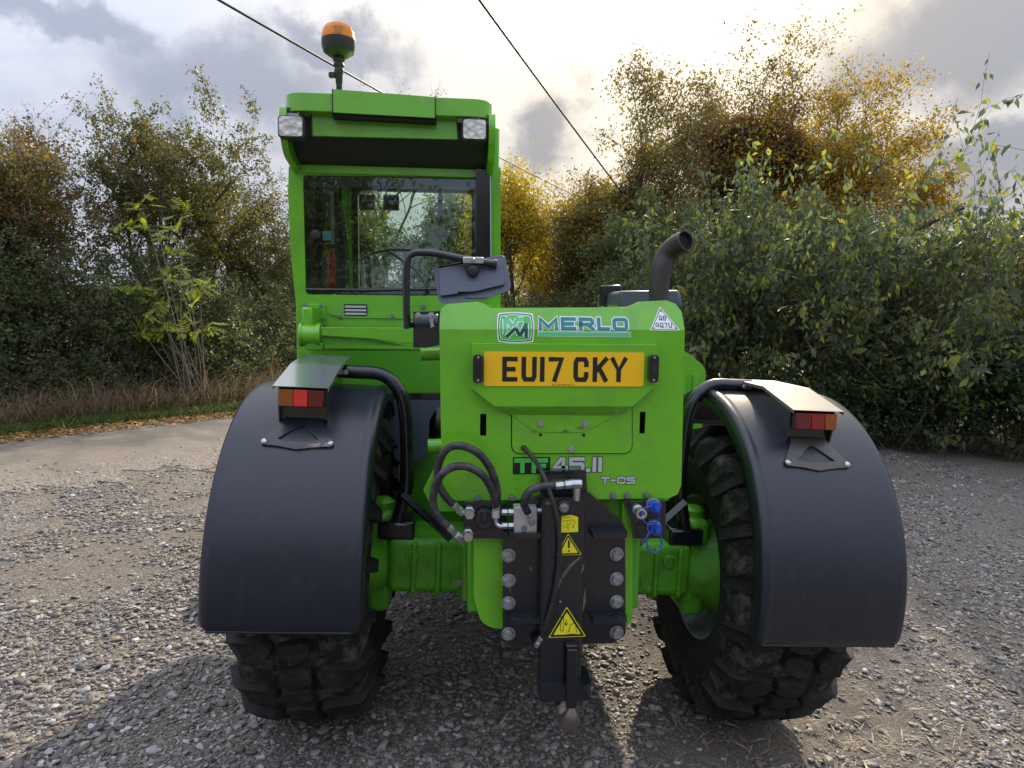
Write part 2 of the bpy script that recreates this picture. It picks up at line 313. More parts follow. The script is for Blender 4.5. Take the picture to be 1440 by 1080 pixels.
AX_Z, AX_Y, TILT = .575, .68, math.radians(2.2)     # the rear axle swings: it leans with the ground, the body stays level
def tilt(p):
    p = np.asarray(p, float).copy(); x = p[..., 0].copy(); z = p[..., 2]-AX_Z
    p[..., 0] = x*math.cos(TILT)+z*math.sin(TILT); p[..., 2] = -x*math.sin(TILT)+z*math.cos(TILT)+AX_Z
    return p
class MB:
    def __init__(s): s.v = []; s.f = []
    def add(s, v, f):
        o = len(s.v); s.v += [tuple(map(float, p)) for p in v]; s.f += [tuple(i+o for i in q) for q in f]; return s
    def box(s, x0, x1, y0, y1, z0, z1):
        v = [(x, y, z) for z in (z0, z1) for y in (y0, y1) for x in (x0, x1)]
        return s.add(v, [(0, 2, 3, 1), (4, 5, 7, 6), (0, 1, 5, 4), (2, 6, 7, 3), (0, 4, 6, 2), (1, 3, 7, 5)])
    def plate(s, outer, y0, y1, holes=(), axes='xz'):
        """a flat plate: outline (and holes) in the plane of AXES, thick from y0 to y1 along the third axis"""
        loops = [list(outer)]+[list(h) for h in holes]; flat = [q for l in loops for q in l]; n = len(flat)
        tri = tessellate_polygon([[Vector((a, b, 0)) for a, b in l] for l in loops])
        def mk(a, b, c): return {'xz': (a, c, b), 'yz': (c, a, b), 'xy': (a, b, c)}[axes]
        v = [mk(a, b, y0) for a, b in flat]+[mk(a, b, y1) for a, b in flat]
        f = [tuple(q) for q in tri]+[tuple(i+n for i in reversed(q)) for q in tri]; k = 0
        for l in loops:
            m = len(l); f += [(k+i, k+(i+1) % m, n+k+(i+1) % m, n+k+i) for i in range(m)]; k += m
        return s.add(v, f)
    def tube(s, path, r, n=10, caps=True):
        P = [Vector(p) for p in path]; m = len(P); R = r if hasattr(r, '__len__') else [r]*m
        up = None; v = []
        for i in range(m):
            d = (P[min(i+1, m-1)]-P[max(i-1, 0)]).normalized()
            if up is None: up = Vector((0, 0, 1)) if abs(d.z) < .9 else Vector((1, 0, 0))
            a = d.cross(up).normalized(); up = a.cross(d).normalized()
            for k in range(n):
                t = 2*PI*k/n; v.append(P[i]+(a*math.cos(t)+up*math.sin(t))*R[i])
        f = [(i*n+k, i*n+(k+1) % n, (i+1)*n+(k+1) % n, (i+1)*n+k) for i in range(m-1) for k in range(n)]
        if caps: f += [tuple(reversed(range(n))), tuple(range((m-1)*n, m*n))]
        return s.add(v, f)
    def lathe(s, prof, origin, axis='x', n=48, caps=False):
        """prof: (along axis, radius)"""
        v = []; o = origin
        for a, r in prof:
            for k in range(n):
                t = 2*PI*k/n; c, q = r*math.cos(t), r*math.sin(t)
                v.append({'x': (o[0]+a, o[1]+c, o[2]+q), 'y': (o[0]+c, o[1]+a, o[2]+q), 'z': (o[0]+c, o[1]+q, o[2]+a)}[axis])
        m = len(prof); f = [(i*n+k, i*n+(k+1) % n, (i+1)*n+(k+1) % n, (i+1)*n+k) for i in range(m-1) for k in range(n)]
        if caps: f += [tuple(range(n)), tuple(range((m-1)*n, m*n))]
        return s.add(v, f)
    def build(s, name, mat, parent=None, bevel=0, seg=2, smooth=True, tl=False, subdiv=0, label=None, solid=0):
        v = s.v
        if tl: v = [tuple(q) for q in tilt(np.array(v))]
        me = bpy.data.meshes.new(name); me.from_pydata(v, [], s.f); me.validate()
        import bmesh
        bm = bmesh.new(); bm.from_mesh(me); bmesh.ops.recalc_face_normals(bm, faces=bm.faces); bm.to_mesh(me); bm.free()
        if smooth:
            me.polygons.foreach_set('use_smooth', np.ones(len(me.polygons), bool)); me.set_sharp_from_angle(angle=math.radians(38))
        o = link(name, me, mat, parent)
        if solid: m = o.modifiers.new('thickness', 'SOLIDIFY'); m.thickness = solid; m.offset = 0
        if bevel:
            b = o.modifiers.new('edge', 'BEVEL'); b.width = bevel; b.segments = seg; b.limit_method = 'ANGLE'; b.angle_limit = math.radians(35); b.harden_normals = False
        if subdiv: m = o.modifiers.new('smooth', 'SUBSURF'); m.levels = m.render_levels = subdiv
        if label: o['label'] = label
        return o
def rpoly(pts, r, n=5):
    """round the corners of a polygon; r a number or one per corner"""
    m = len(pts); out = []
    for i in range(m):
        p0, p, p1 = Vector(pts[i-1]), Vector(pts[i]), Vector(pts[(i+1) % m]); ri = r[i] if hasattr(r, '__len__') else r
        a = p0-p; b = p1-p; ri = min(ri, a.length*.45, b.length*.45)
        if ri < 1e-5: out.append(tuple(p)); continue
        A = p+a.normalized()*ri; B = p+b.normalized()*ri
        for k in range(n+1):
            t = k/n; out.append(tuple(A*(1-t)**2+p*2*t*(1-t)+B*t*t))
    return out
def rrect(x0, z0, x1, z1, r, n=5): return rpoly([(x0, z0), (x1, z0), (x1, z1), (x0, z1)], r, n)
def spline(pts, n=8):
    P = [np.array(p, float) for p in pts]; P = [2*P[0]-P[1]]+P+[2*P[-1]-P[-2]]; out = []
    for i in range(1, len(P)-2):
        for k in range(n):
            t = k/n; a, b, c, d = P[i-1:i+3]
            out.append(.5*(2*b+(c-a)*t+(2*a-5*b+4*c-d)*t*t+(3*b-a-3*c+d)*t**3))
    out.append(P[-2]); return out
def pxpoly(pts, y): return [xz(a, b, y) for a, b in pts]

# ------------------------------------------------------------------ ground, road
def gh(x, y):
    """height of the ground: it falls to the right across the yard and evens out further off"""
    x = np.asarray(x, float); y = np.asarray(y, float)
    return -.05-.15*np.tanh(x*.038/.15)+.012*np.sin(x*1.9+y*.7)*np.cos(y*1.3-x*.4)*np.clip((np.hypot(x, y-.7)-1.3)/1.5, 0, 1)
def axis_steps(lo, hi, fine_lo, fine_hi, st):
    a = [fine_lo+st*i for i in range(int((fine_hi-fine_lo)/st)+1)]; s = st; q = a[-1]
    while q < hi: s *= 1.25; q += s; a.append(min(q, hi))
    s = st; q = a[0]; b = []
    while q > lo: s *= 1.25; q -= s; b.append(max(q, lo))
    return np.array(b[::-1]+a)
gx = axis_steps(-400, 400, -6, 8, .12); gy = axis_steps(-60, 700, -3, 10, .12)
X, Y = np.meshgrid(gx, gy); Zg = gh(X, Y); nxg, nyg = len(gx), len(gy)
idx = np.arange(nxg*nyg).reshape(nyg, nxg)
F = np.stack([idx[:-1, :-1], idx[:-1, 1:], idx[1:, 1:], idx[1:, :-1]], -1).reshape(-1, 4)
props(link('ground', npmesh('ground', np.stack([X, Y, Zg], -1).reshape(-1, 3), F, smooth=True), 'gravel_ground'), 'worn yard of trodden soil and gravel', kind='structure')
road_c = np.array(spline([(-19, -8.5), (-11.5, -1.5), (-7.2, 2.6), (-4.55, 5.35), (-2.2, 8.0), (-.9, 11.0), (-.6, 15), (-.8, 22), (-2, 34), (-5, 60)], 12))
def offset_line(c, d):
    t = np.gradient(c, axis=0); t /= np.linalg.norm(t, axis=1)[:, None]
    return c+np.stack([t[:, 1], -t[:, 0]], -1)*(d if np.isscalar(d) else np.asarray(d)[:, None])    # positive to the right of travel
def strip(name, c, d0, d1, lift, nacross, mat, wob0=0, wob1=0):
    rows = []; n = len(c); k = np.arange(n)
    w0 = wob0*(np.sin(k*1.7)+np.sin(k*.61+1)+rng.normal(0, .6, n)); w1 = wob1*(np.sin(k*1.3+2)+np.sin(k*.47)+rng.normal(0, .6, n))
    A = offset_line(c, d0+w0); B = offset_line(c, d1+w1)
    for j in range(nacross+1): rows.append(A+(B-A)*j/nacross)
    P = np.stack(rows, 1); z = gh(P[..., 0], P[..., 1])+lift
    V = np.concatenate([P, z[..., None]], -1).reshape(-1, 3); i = np.arange(n*(nacross+1)).reshape(n, nacross+1)
    f = np.stack([i[:-1, :-1], i[:-1, 1:], i[1:, 1:], i[1:, :-1]], -1).reshape(-1, 4)
    return link(name, npmesh(name, V, f, np.tile(np.arange(nacross+1)/nacross, n), smooth=True), mat)
fine = np.array([road_c[0]+0*road_c[0]]); s_ = np.linspace(0, len(road_c)-1, 420)
fine = np.stack([np.interp(s_, np.arange(len(road_c)), road_c[:, k]) for k in (0, 1)], -1)
props(strip('road', fine, -1.62, 1.45, .006, 26, 'road_asphalt', .02, .16), 'grey tarmac lane passing the yard', kind='structure')
props(strip('verge', fine, -4.6, -1.5, .012, 8, 'verge_soil', 0, .03), 'bank of soil under the roadside hedge', kind='structure')

def h_noise(x, y, s=1.0, seed=0):
    return (np.sin(x*1.3*s+seed)+np.sin(y*1.7*s+seed*2.1)+np.sin((x+y)*.9*s+seed*.7)+np.sin((x*1.9-y*2.3)*s+seed*1.3)+np.sin((x*4.1+y*3.3)*s+seed)*.6+np.sin((x*3.7-y*5.9)*s+seed*3)*.6)/4
def dist_to_road(p):
    d = np.full(len(p), 1e9); sg = np.zeros(len(p)); c = fine[::3]; t = np.gradient(c, axis=0); t /= np.linalg.norm(t, axis=1)[:, None]
    for q, u in zip(c, t):
        e = p-q; dd = np.hypot(e[:, 0], e[:, 1]); m = dd < d; d[m] = dd[m]; sg[m] = (e[:, 0]*u[1]-e[:, 1]*u[0])[m]
    return sg
def gravel(name, n, mean, box, mat, label):
    x = rng.uniform(box[0], box[1], n*3); u = rng.uniform(0, 1, n*3); y = box[2]+(box[3]-box[2])*u**1.5
    dr = dist_to_road(np.stack([x, y], -1))
    rut = np.minimum(np.abs(x+.9+.25*np.sin(y*.9)), np.abs(x-2.2-.12*y)); rut2 = np.abs(x+2.6+.35*y)
    dens = np.clip(.50+1.05*h_noise(x, y, 1.2, 3)+.6*h_noise(x, y, 4.5, 1)+.35*h_noise(x, y, 11, 2), .07, 1)*np.clip(.35+np.minimum(rut, rut2)*1.8, .3, 1)*np.clip((dr+.1)/1.7, .0, 1)**1.3
    keep = (rng.uniform(0, 1, n*3) < dens) & (dr > -.1) & (x < 6.3-.35*(y-5))
    x, y = x[keep][:n], y[keep][:n]; m = len(x); s = mean*np.exp(rng.normal(0, .50, m)); big = rng.uniform(0, 1, m) < .025; s[big] *= 2.0; s = np.clip(s, .004, .045)
    V = np.stack([x, y, gh(x, y)+s*.10], -1)
    me = bpy.data.meshes.new(name); me.vertices.add(m); me.vertices.foreach_set('co', V.astype(np.float32).ravel())
    a = me.attributes.new('rot', 'FLOAT_VECTOR', 'POINT'); a.data.foreach_set('vector', np.stack([rng.normal(0, .25, m), rng.normal(0, .25, m), rng.uniform(0, 6.28, m)], -1).astype(np.float32).ravel())
    a = me.attributes.new('scl', 'FLOAT_VECTOR', 'POINT'); a.data.foreach_set('vector', (s[:, None]*np.stack([rng.uniform(.95, 1.45, m), rng.uniform(.7, 1.1, m), rng.uniform(.35, .7, m)], -1)).astype(np.float32).ravel())
    o = link(name, me, mat); ng = bpy.data.node_groups.new('scatter_stones', 'GeometryNodeTree')
    ng.interface.new_socket('Geometry', in_out='INPUT', socket_type='NodeSocketGeometry'); ng.interface.new_socket('Geometry', in_out='OUTPUT', socket_type='NodeSocketGeometry')
    N, L = ng.nodes, ng.links; gi, go = N.new('NodeGroupInput'), N.new('NodeGroupOutput')
    ico = N.new('GeometryNodeMeshIcoSphere'); ico.inputs['Radius'].default_value = .5; ico.inputs['Subdivisions'].default_value = 2
    nz = N.new('ShaderNodeTexNoise'); nz.inputs['Scale'].default_value = 2.2; nz.inputs['Detail'].default_value = 1.0
    sub = N.new('ShaderNodeVectorMath'); sub.operation = 'SUBTRACT'; sub.inputs[1].default_value = (.5, .5, .5); scl = N.new('ShaderNodeVectorMath'); scl.operation = 'SCALE'; scl.inputs['Scale'].default_value = .75
    sp = N.new('GeometryNodeSetPosition'); sm = N.new('GeometryNodeSetShadeSmooth'); mt = N.new('GeometryNodeSetMaterial'); mt.inputs['Material'].default_value = MATS[mat]
    iop = N.new('GeometryNodeInstanceOnPoints')
    at_ = []
    for k in ('rot', 'scl'):
        q = N.new('GeometryNodeInputNamedAttribute'); q.data_type = 'FLOAT_VECTOR'; q.inputs['Name'].default_value = k; at_.append(q)
    L.new(nz.outputs['Color'], sub.inputs[0]); L.new(sub.outputs[0], scl.inputs[0]); L.new(ico.outputs['Mesh'], sp.inputs['Geometry']); L.new(scl.outputs[0], sp.inputs['Offset'])
    L.new(sp.outputs[0], sm.inputs[0]); L.new(sm.outputs[0], mt.inputs['Geometry']); L.new(gi.outputs[0], iop.inputs['Points']); L.new(mt.outputs[0], iop.inputs['Instance'])
    L.new(at_[0].outputs['Attribute'], iop.inputs['Rotation']); L.new(at_[1].outputs['Attribute'], iop.inputs['Scale']); L.new(iop.outputs[0], go.inputs[0])
    md = o.modifiers.new('stones', 'NODES'); md.node_group = ng
    return props(o, label, 'gravel', 'stuff')
gravel('gravel', 215000, .0120, (-5.5, 6.8, -.6, 9.0), 'stone', 'grey and tan flint pebbles strewn over the yard')

# ------------------------------------------------------------------ plants
def reseed(label):                                # every plant keeps its own shape whatever is built before it
    global rng
    rng = np.random.default_rng(sum(ord(c)*(i+7) for i, c in enumerate(label)))
def unit(v): return v/np.maximum(np.linalg.norm(v, axis=-1, keepdims=True), 1e-9)
def leaves_mesh(name, pos, size, aspect=.5, droop=0., flat=0., tint=None, fold=.25, outward=None):
    """one folded leaf of four corners at each position"""
    n = len(pos); d = unit(rng.normal(0, 1, (n, 3))+np.array([0, 0, -droop]))
    side = unit(np.cross(d, unit(rng.normal(0, 1, (n, 3))*(1-flat)+np.array([0, 0, 1.0])*flat*2.5)))
    nrm = np.cross(side, d); s = (size*np.exp(rng.normal(0, .28, n)))[:, None]
    base = pos; tip = pos+d*s; mid = pos+d*s*.45+nrm*s*fold*.4
    V = np.stack([base, mid+side*s*aspect*.5, tip, mid-side*s*aspect*.5], 1).reshape(-1, 3); F = np.arange(n*4).reshape(n, 4)
    if tint is None: tint = rng.uniform(0, 1, n)
    return npmesh(name, V, F, np.repeat(np.clip(tint, 0, 1), 4))
def tubes_mesh(name, segs, sides=4):
    p0, p1, r0, r1 = segs; n = len(p0); d = unit(p1-p0); ref = np.where(np.abs(d[:, 2:3]) > .9, np.array([[1., 0, 0]]), np.array([[0, 0, 1.]]))
    a = unit(np.cross(d, ref)); b = np.cross(d, a); V = np.zeros((n, 2, sides, 3))
    for k in range(sides):
        t = 2*PI*k/sides; w = a*math.cos(t)+b*math.sin(t); V[:, 0, k] = p0+w*r0[:, None]; V[:, 1, k] = p1+w*r1[:, None]
    base = np.arange(n)[:, None]*2*sides; F = []
    for k in range(sides):
        q = (k+1) % sides; F.append(np.stack([base[:, 0]+k, base[:, 0]+q, base[:, 0]+sides+q, base[:, 0]+sides+k], -1))
    return npmesh(name, V.reshape(-1, 3), np.concatenate(F), smooth=True)
def grow(start, direc, length, radius, plan, inside=None, jit=.16, up=.0, minr=.0025):
    """branching skeleton. plan: list of (children, spread, length ratio, radius ratio, upward pull) per level"""
    P = np.atleast_2d(np.array(start, float)); D = unit(np.atleast_2d(np.array(direc, float))); Ln = np.atleast_1d(np.array(length, float)); R = np.atleast_1d(np.array(radius, float))
    S = [[], [], [], []]; NSEG = 4; last = None
    for lvl in range(len(plan)+1):
        pts = [P]; d = D; n = len(P); r = R
        for k in range(NSEG):
            d = unit(d+rng.normal(0, jit, (n, 3))+np.array([0, 0, up])); q = pts[-1]+d*(Ln/NSEG)[:, None]; rn = R*(1-(k+1)/NSEG*.5)
            S[0].append(pts[-1]); S[1].append(q); S[2].append(np.maximum(r, minr)); S[3].append(np.maximum(rn, minr)); pts.append(q); r = rn
        pts = np.stack(pts, 1); last = (pts, d, Ln)
        if lvl == len(plan): break
        nc, spread, lr, rr, upl = plan[lvl]
        par = np.repeat(np.arange(n), nc); t = rng.uniform(.28, 1.0, n*nc); t[::nc] = 1.0
        f = t*NSEG; i = np.minimum(f.astype(int), NSEG-1); fr = (f-i)[:, None]; p = pts[par, i]*(1-fr)+pts[par, i+1]*fr
        pd = unit(pts[par, i+1]-pts[par, i]); nd_ = unit(pd+rng.normal(0, spread, (n*nc, 3))+np.array([0, 0, upl]))
        ln = Ln[par]*lr*rng.uniform(.65, 1.25, n*nc); rad = R[par]*(1-.5*t)*rr
        if inside is not None:
            for _ in range(3):
                o_ = ~inside(p+nd_*ln[:, None]); ln[o_] *= .62; nd_[o_] = unit(nd_[o_]*.75+unit(inside.c-p[o_])*.45)
            k_ = inside(p+nd_*ln[:, None]); p, nd_, ln, rad = p[k_], nd_[k_], ln[k_], rad[k_]
        if len(p) == 0: break
        P, D, Ln, R = p, nd_, ln, rad
    return [np.concatenate(s) for s in S], last
def along(last, per, jitter):
    pts, d, L = last; n = len(pts); par = np.repeat(np.arange(n), per); f = rng.uniform(.3, 4, n*per); i = np.minimum(f.astype(int), 3); fr = (f-i)[:, None]
    return pts[par, i]*(1-fr)+pts[par, i+1]*fr+rng.normal(0, jitter, (n*per, 3))
def ellipsoid(c, r, wob=.18, seed=0):
    c = np.array(c); r = np.array(r)
    def f(p):
        q = (p-c)/r; return np.linalg.norm(q, axis=1) < 1+wob*h_noise(p[:, 0]*1.1+p[:, 2], p[:, 1]+p[:, 2]*1.3, 1.0, seed)*1.6
    f.c = c
    return f
def plant(name, label, cat, base, group=None):
    return props(empty(name, base), label, cat, group=group)

def tree(name, label, base, height, crown_c, crown_r, leafmat, leaf, per, trunk_r=.16, plan=None, lean=(0, 0, 1), tintf=None, twig='bark', aspect=.55, droop=.3, jit=.16, trunk_len=.4, lj=.07, keep=1.0, seed=0, group=None, keepf=None):
    reseed(label+str(seed)); b = (base[0], base[1], float(gh(base[0], base[1]))-.05); root = plant(name, label, 'tree', b, group)
    plan = plan or [(6, .55, .62, .55, .25), (5, .6, .62, .55, .15), (5, .65, .6, .5, .1), (4, .7, .6, .5, .05)]
    S, last = grow(b, lean, height*trunk_len, trunk_r, plan, ellipsoid(crown_c, crown_r, .2, seed), jit)
    big = S[2] > trunk_r*.22
    link('trunk', tubes_mesh('trunk', [s[big] for s in S], 7), 'bark', root)
    link('branches', tubes_mesh('branches', [s[~big] for s in S], 3), twig, root)
    pos = along(last, per, lj)
    pos = pos[rng.uniform(0, 1, len(pos)) < keep]
    if keepf is not None: pos = pos[keepf(pos)]
    tint = None
    if tintf is not None: tint = tintf(pos)
    link('crown', leaves_mesh('crown', pos, leaf, aspect, droop, tint=tint), leafmat, root)
    return root

def bush(name, label, clumps, nleaf, leafmat, leaf, base, stems=40, twig='twig', aspect=.55, droop=.2, tintf=None, cat='bush', shell=.55, stem_r=.008, group=None, fill=0, extra_twigs=0, fl=0.):
    """a dense shrub: leaves gathered in many small sprays through the volume of overlapping mounds, stems rising inside. clumps: (x, y, z, rx, ry, rz)"""
    reseed(label); b = (base[0], base[1], float(gh(base[0], base[1]))-.03); root = plant(name, label, cat, b, group)
    C = np.array(clumps, float); vol = (C[:, 3]*C[:, 4]*C[:, 5])**(2/3); pr = vol/vol.sum()
    ns = max(nleaf//26, 1); k = rng.choice(len(C), ns, p=pr); u = unit(rng.normal(0, 1, (ns, 3))); rad = 1-shell*rng.uniform(0, 1, ns)**1.6
    rad *= 1+.22*h_noise(u[:, 0]*5+k, u[:, 2]*5+u[:, 1]*4, 1.0, 2)
    sp = C[k, :3]+u*rad[:, None]*C[k, 3:]; sp = sp[sp[:, 2] > gh(sp[:, 0], sp[:, 1])+.05]
    per = 26; n = len(sp); par = np.repeat(np.arange(n), per); dirs = unit(rng.normal(0, 1, (n, 3))+np.array([0, 0, .5])); ln = rng.uniform(.12, .38, n)*(leaf/.05)**.5
    tt = rng.uniform(0, 1, n*per); pos = sp[par]+dirs[par]*(tt*ln[par])[:, None]+rng.normal(0, leaf*.9, (n*per, 3))
    tint = tintf(pos) if tintf is not None else np.clip(.5*rng.uniform(0, 1, n)[par]+.5*rng.uniform(0, 1, n*per), 0, 1)
    link('foliage', leaves_mesh('foliage', pos, leaf, aspect, droop, tint=tint, flat=fl), leafmat, root)
    m = min(n, 1400+extra_twigs); q = rng.permutation(n)[:m]
    segs = [[sp[q]-dirs[q]*.15], [sp[q]+dirs[q]*ln[q][:, None]], [np.full(m, .0045)], [np.full(m, .002)]]
    for _ in range(stems):
        j = rng.integers(len(C)); e = C[j, :3]+unit(rng.normal(0, 1, 3))*C[j, 3:]*rng.uniform(.5, 1.02)
        x, y = e[0]+rng.normal(0, .35), e[1]+rng.normal(0, .35); x = .6*x+.4*C[j, 0]; y = .6*y+.4*C[j, 1]
        path = np.array(spline([(x, y, float(gh(x, y))), ((x+e[0])/2+rng.normal(0, .15), (y+e[1])/2+rng.normal(0, .15), e[2]*.55), e], 4)); r = np.linspace(stem_r*rng.uniform(.7, 1.6), .003, len(path))
        segs[0].append(path[:-1]); segs[1].append(path[1:]); segs[2].append(r[:-1]); segs[3].append(r[1:])
    link('stems', tubes_mesh('stems', [np.concatenate(s) for s in segs], 4), twig, root)
    return root

def mounds(path, n, zlo, zhi, rx, ry, rz, depth=.5):
    """mounds spread along a ground line"""
    path = np.array(path, float); out = []
    for i in range(n):
        t = rng.uniform(0, len(path)-1); k = min(int(t), len(path)-2); p = path[k]+(path[k+1]-path[k])*(t-k)
        out.append((p[0]+rng.normal(0, depth*.4), p[1]+rng.normal(0, depth*.4), rng.uniform(zlo, zhi), rx*rng.uniform(.7, 1.3), ry*rng.uniform(.7, 1.3), rz*rng.uniform(.7, 1.3)))
    return out
def hp(i0, d):                                    # points on a line beside the lane
    return offset_line(fine, d)[i0]
lane_x = fine[:, 0]
def lane_idx(px, d=0.):
    q = offset_line(fine, d); e = np.concatenate([q, np.full((len(q), 1), .1)], 1)-CAM_LOC; k = e@_f
    return int(np.argmin(np.abs(720+FPX*(e@CR)/np.maximum(k, .1)-px)+1e5*(k < .5)))
def hedge_line(pa, pb, d):
    i, j = lane_idx(pa, d), lane_idx(pb, d); return offset_line(fine, d)[i:j+1]
def lane_pt(px, d): return offset_line(fine, d)[lane_idx(px, d)]

# roadside hedge across the lane, plant by plant
def feet(pa, pb, d, n):                            # low mounds that close the foot of the hedge
    q = hedge_line(pa, pb, d); q = q[np.linspace(0, len(q)-1, n).astype(int)]; return [(p[0], p[1], .45, .55, .5, .6) for p in q]+[(p[0]-.2, p[1]+.3, 1.2, .6, .5, .7) for p in q]
def base_of(px, d): q = lane_pt(px, d); return (float(q[0]), float(q[1]))
bush('hedge_bush', "dense dark green hedge bush beyond the lane at the photo's left edge", mounds(hedge_line(-160, 110, -3.6), 18, .5, 2.2, .8, .75, .75)+feet(-160, 110, -3.5, 7)+feet(-160, 110, -3.05, 6)[:6], 70000, 'leaf_hedge', .05, base_of(0, -3.6), 30)
bush('russet_bush', 'tall russet and orange leaved bush topping the hedge far left', mounds(hedge_line(-190, 120, -4.1), 16, 2.5, 3.75, .7, .7, .6), 46000, 'leaf_russet', .05, base_of(-20, -4.1), 26, aspect=.6)
bush('hedge_bush', 'dark green hedge bush behind the yellow-green ash sapling', mounds(hedge_line(95, 290, -3.5), 18, .45, 2.25, .75, .72, .72)+feet(95, 290, -3.5, 7)+feet(95, 290, -3.05, 6)[:6], 70000, 'leaf_hedge', .048, base_of(190, -3.5), 40)
bush('hedge_bush', "ivy-clad hedge bush beside the cab's outer post", mounds(hedge_line(270, 430, -3.5), 17, .4, 2.4, .78, .72, .75)+feet(270, 430, -3.5, 7)+feet(270, 430, -3.05, 6)[:6], 64000, 'leaf_hedge', .048, base_of(350, -3.5), 40)
bush('hedge_bush', 'hedge bush seen through the cab window beyond the lane', mounds(hedge_line(420, 560, -3.5), 16, .4, 3.0, .9, .8, .9)+feet(420, 560, -3.5, 7)+feet(420, 560, -3.05, 6)[:6], 40000, 'leaf_green', .06, base_of(480, -3.5), 30)
HT = [(8, .5, .72, .6, .35), (7, .6, .60, .55, .2), (6, .62, .62, .55, .12), (5, .65, .62, .55, .08)]
hw = lane_pt(225, -4.2)
tree('hawthorn_tree', 'open-branched hawthorn rising above the hedge left of the cab', hw, 6.2, (hw[0], hw[1], 4.0), (2.0, 1.5, 2.1), 'leaf_hawthorn', .052, 22, .10, plan=HT, trunk_len=.46, lj=.05, seed=2)
hw2 = lane_pt(345, -4.3)
tree('hawthorn_tree', 'lower yellowing hawthorn between the tall hawthorn and the cab', hw2, 5.2, (hw2[0], hw2[1], 3.5), (2.0, 1.4, 1.8), 'leaf_hawthorn', .052, 20, .08, plan=HT, trunk_len=.42, lj=.05, seed=5)
hw3 = lane_pt(40, -4.5)
tree('hawthorn_tree', "thin russet hawthorn with berries at the photo's left edge", hw3, 6.2, (hw3[0]-.2, hw3[1], 4.1), (1.8, 1.5, 2.1), 'leaf_russet', .045, 12, .09, plan=HT, trunk_len=.46, lj=.05, seed=9)
# the ash sapling: bare stems with pinnate leaves near their ends
def sapling():
    bs = lane_pt(285, -2.45); b = (bs[0], bs[1], float(gh(*bs))); root = plant('ash_sapling', 'slender ash sapling with yellow-green leaflets in front of the dark hedge', 'tree', b)
    Y0 = b[1]-.25; segs = [[], [], [], []]; pos = []; dr = []
    for tx, ty in ((178, 310), (198, 285), (235, 330), (222, 322), (270, 395), (245, 378), (252, 350), (282, 405), (195, 400), (215, 430), (262, 470), (232, 462), (205, 465), (285, 455), (240, 445), (160, 402), (255, 300)):
        e = at(tx, ty, Y0+rng.uniform(-.25, .25)); s = np.array(b)+rng.normal(0, .1, 3)*np.array([1, 1, 0]); md_ = (s+e)/2+rng.normal(0, .09, 3)
        p = np.array(spline([s, md_, e], 5)); r = np.linspace(.011, .004, len(p)); segs[0].append(p[:-1]); segs[1].append(p[1:]); segs[2].append(r[:-1]); segs[3].append(r[1:])
        for _ in range(8):                        # a pinnate leaf: a rachis with paired leaflets
            q = p[-1]+rng.normal(0, .06, 3); d = unit(rng.normal(0, 1, 3)*np.array([1, .6, .5])+np.array([0, -.2, -.1])); L_ = rng.uniform(.15, .25); w = unit(np.cross(d, np.array([0, -.4, 1.])))
            segs[0].append(q[None]); segs[1].append((q+d*L_)[None]); segs[2].append(np.array([.003])); segs[3].append(np.array([.002]))
            for t_ in np.linspace(.25, 1, 5):
                for sg in (-1, 1): pos.append(q+d*L_*t_); dr.append(unit(d*.7+w*sg*.8+np.array([0, 0, -.25])))
    pos = np.array(pos); dr = np.array(dr); n = len(pos); sd_ = unit(np.cross(dr, np.array([0, -.3, 1.]))); s = rng.uniform(.07, .11, (n, 1))
    V = np.stack([pos, pos+dr*s*.45+sd_*s*.18, pos+dr*s, pos+dr*s*.45-sd_*s*.18], 1).reshape(-1, 3)
    link('foliage', npmesh('foliage', V, np.arange(4*n).reshape(n, 4), np.repeat(rng.uniform(0, 1, n), 4)), 'leaf_ash', root)
    link('stems', tubes_mesh('stems', [np.concatenate(s) for s in segs], 4), 'twig_pale', root)
sapling()
def blades(name, pts, hgt, wid, lean, mat, label, cat):
    n = len(pts); h = (hgt*np.exp(rng.normal(0, .35, n)))[:, None]; a = rng.uniform(0, 6.28, n); w = np.stack([np.cos(a), np.sin(a), 0*a], -1)*wid*.5
    ld = rng.normal(0, lean, (n, 2)); base = np.concatenate([pts, gh(pts[:, 0], pts[:, 1])[:, None]], -1); mid = base+np.concatenate([ld*h*.4, h*.6], -1); tip = base+np.concatenate([ld*h*1.2, h*(1-.25*np.minimum(np.hypot(*ld.T), 1.5)[:, None])], -1)
    V = np.stack([base-w, base+w, mid+w*.7, tip, mid-w*.7], 1).reshape(-1, 3)
    props(link(name, npmesh(name, V, (np.arange(n)[:, None, None]*5+np.array([[0, 1, 2], [0, 2, 4], [4, 2, 3]])).reshape(-1, 3), np.repeat(rng.uniform(0, 1, n), 5)), mat), label, cat, 'stuff')
def along_lane(n, xa, xb, d0, d1, pw=1.0):
    i, j = lane_idx(xa, d0), lane_idx(xb, d0); k = rng.integers(i, j, n); d = d0+(d1-d0)*rng.uniform(0, 1, n)**pw; t = np.gradient(fine, axis=0); t /= np.linalg.norm(t, axis=1)[:, None]
    return fine[k]+np.stack([t[k, 1], -t[k, 0]], -1)*d[:, None]+rng.normal(0, .05, (n, 2))
blades('grass', along_lane(42000, -250, 520, -1.72, -2.5), .10, .010, .7, 'grass_green', 'short green verge grass beside the lane', 'grass')
blades('dry_grass', along_lane(17000, -250, 520, -2.1, -3.1), .36, .012, .6, 'grass_dry', 'withered brown grass and stalks at the foot of the hedge', 'dry grass')
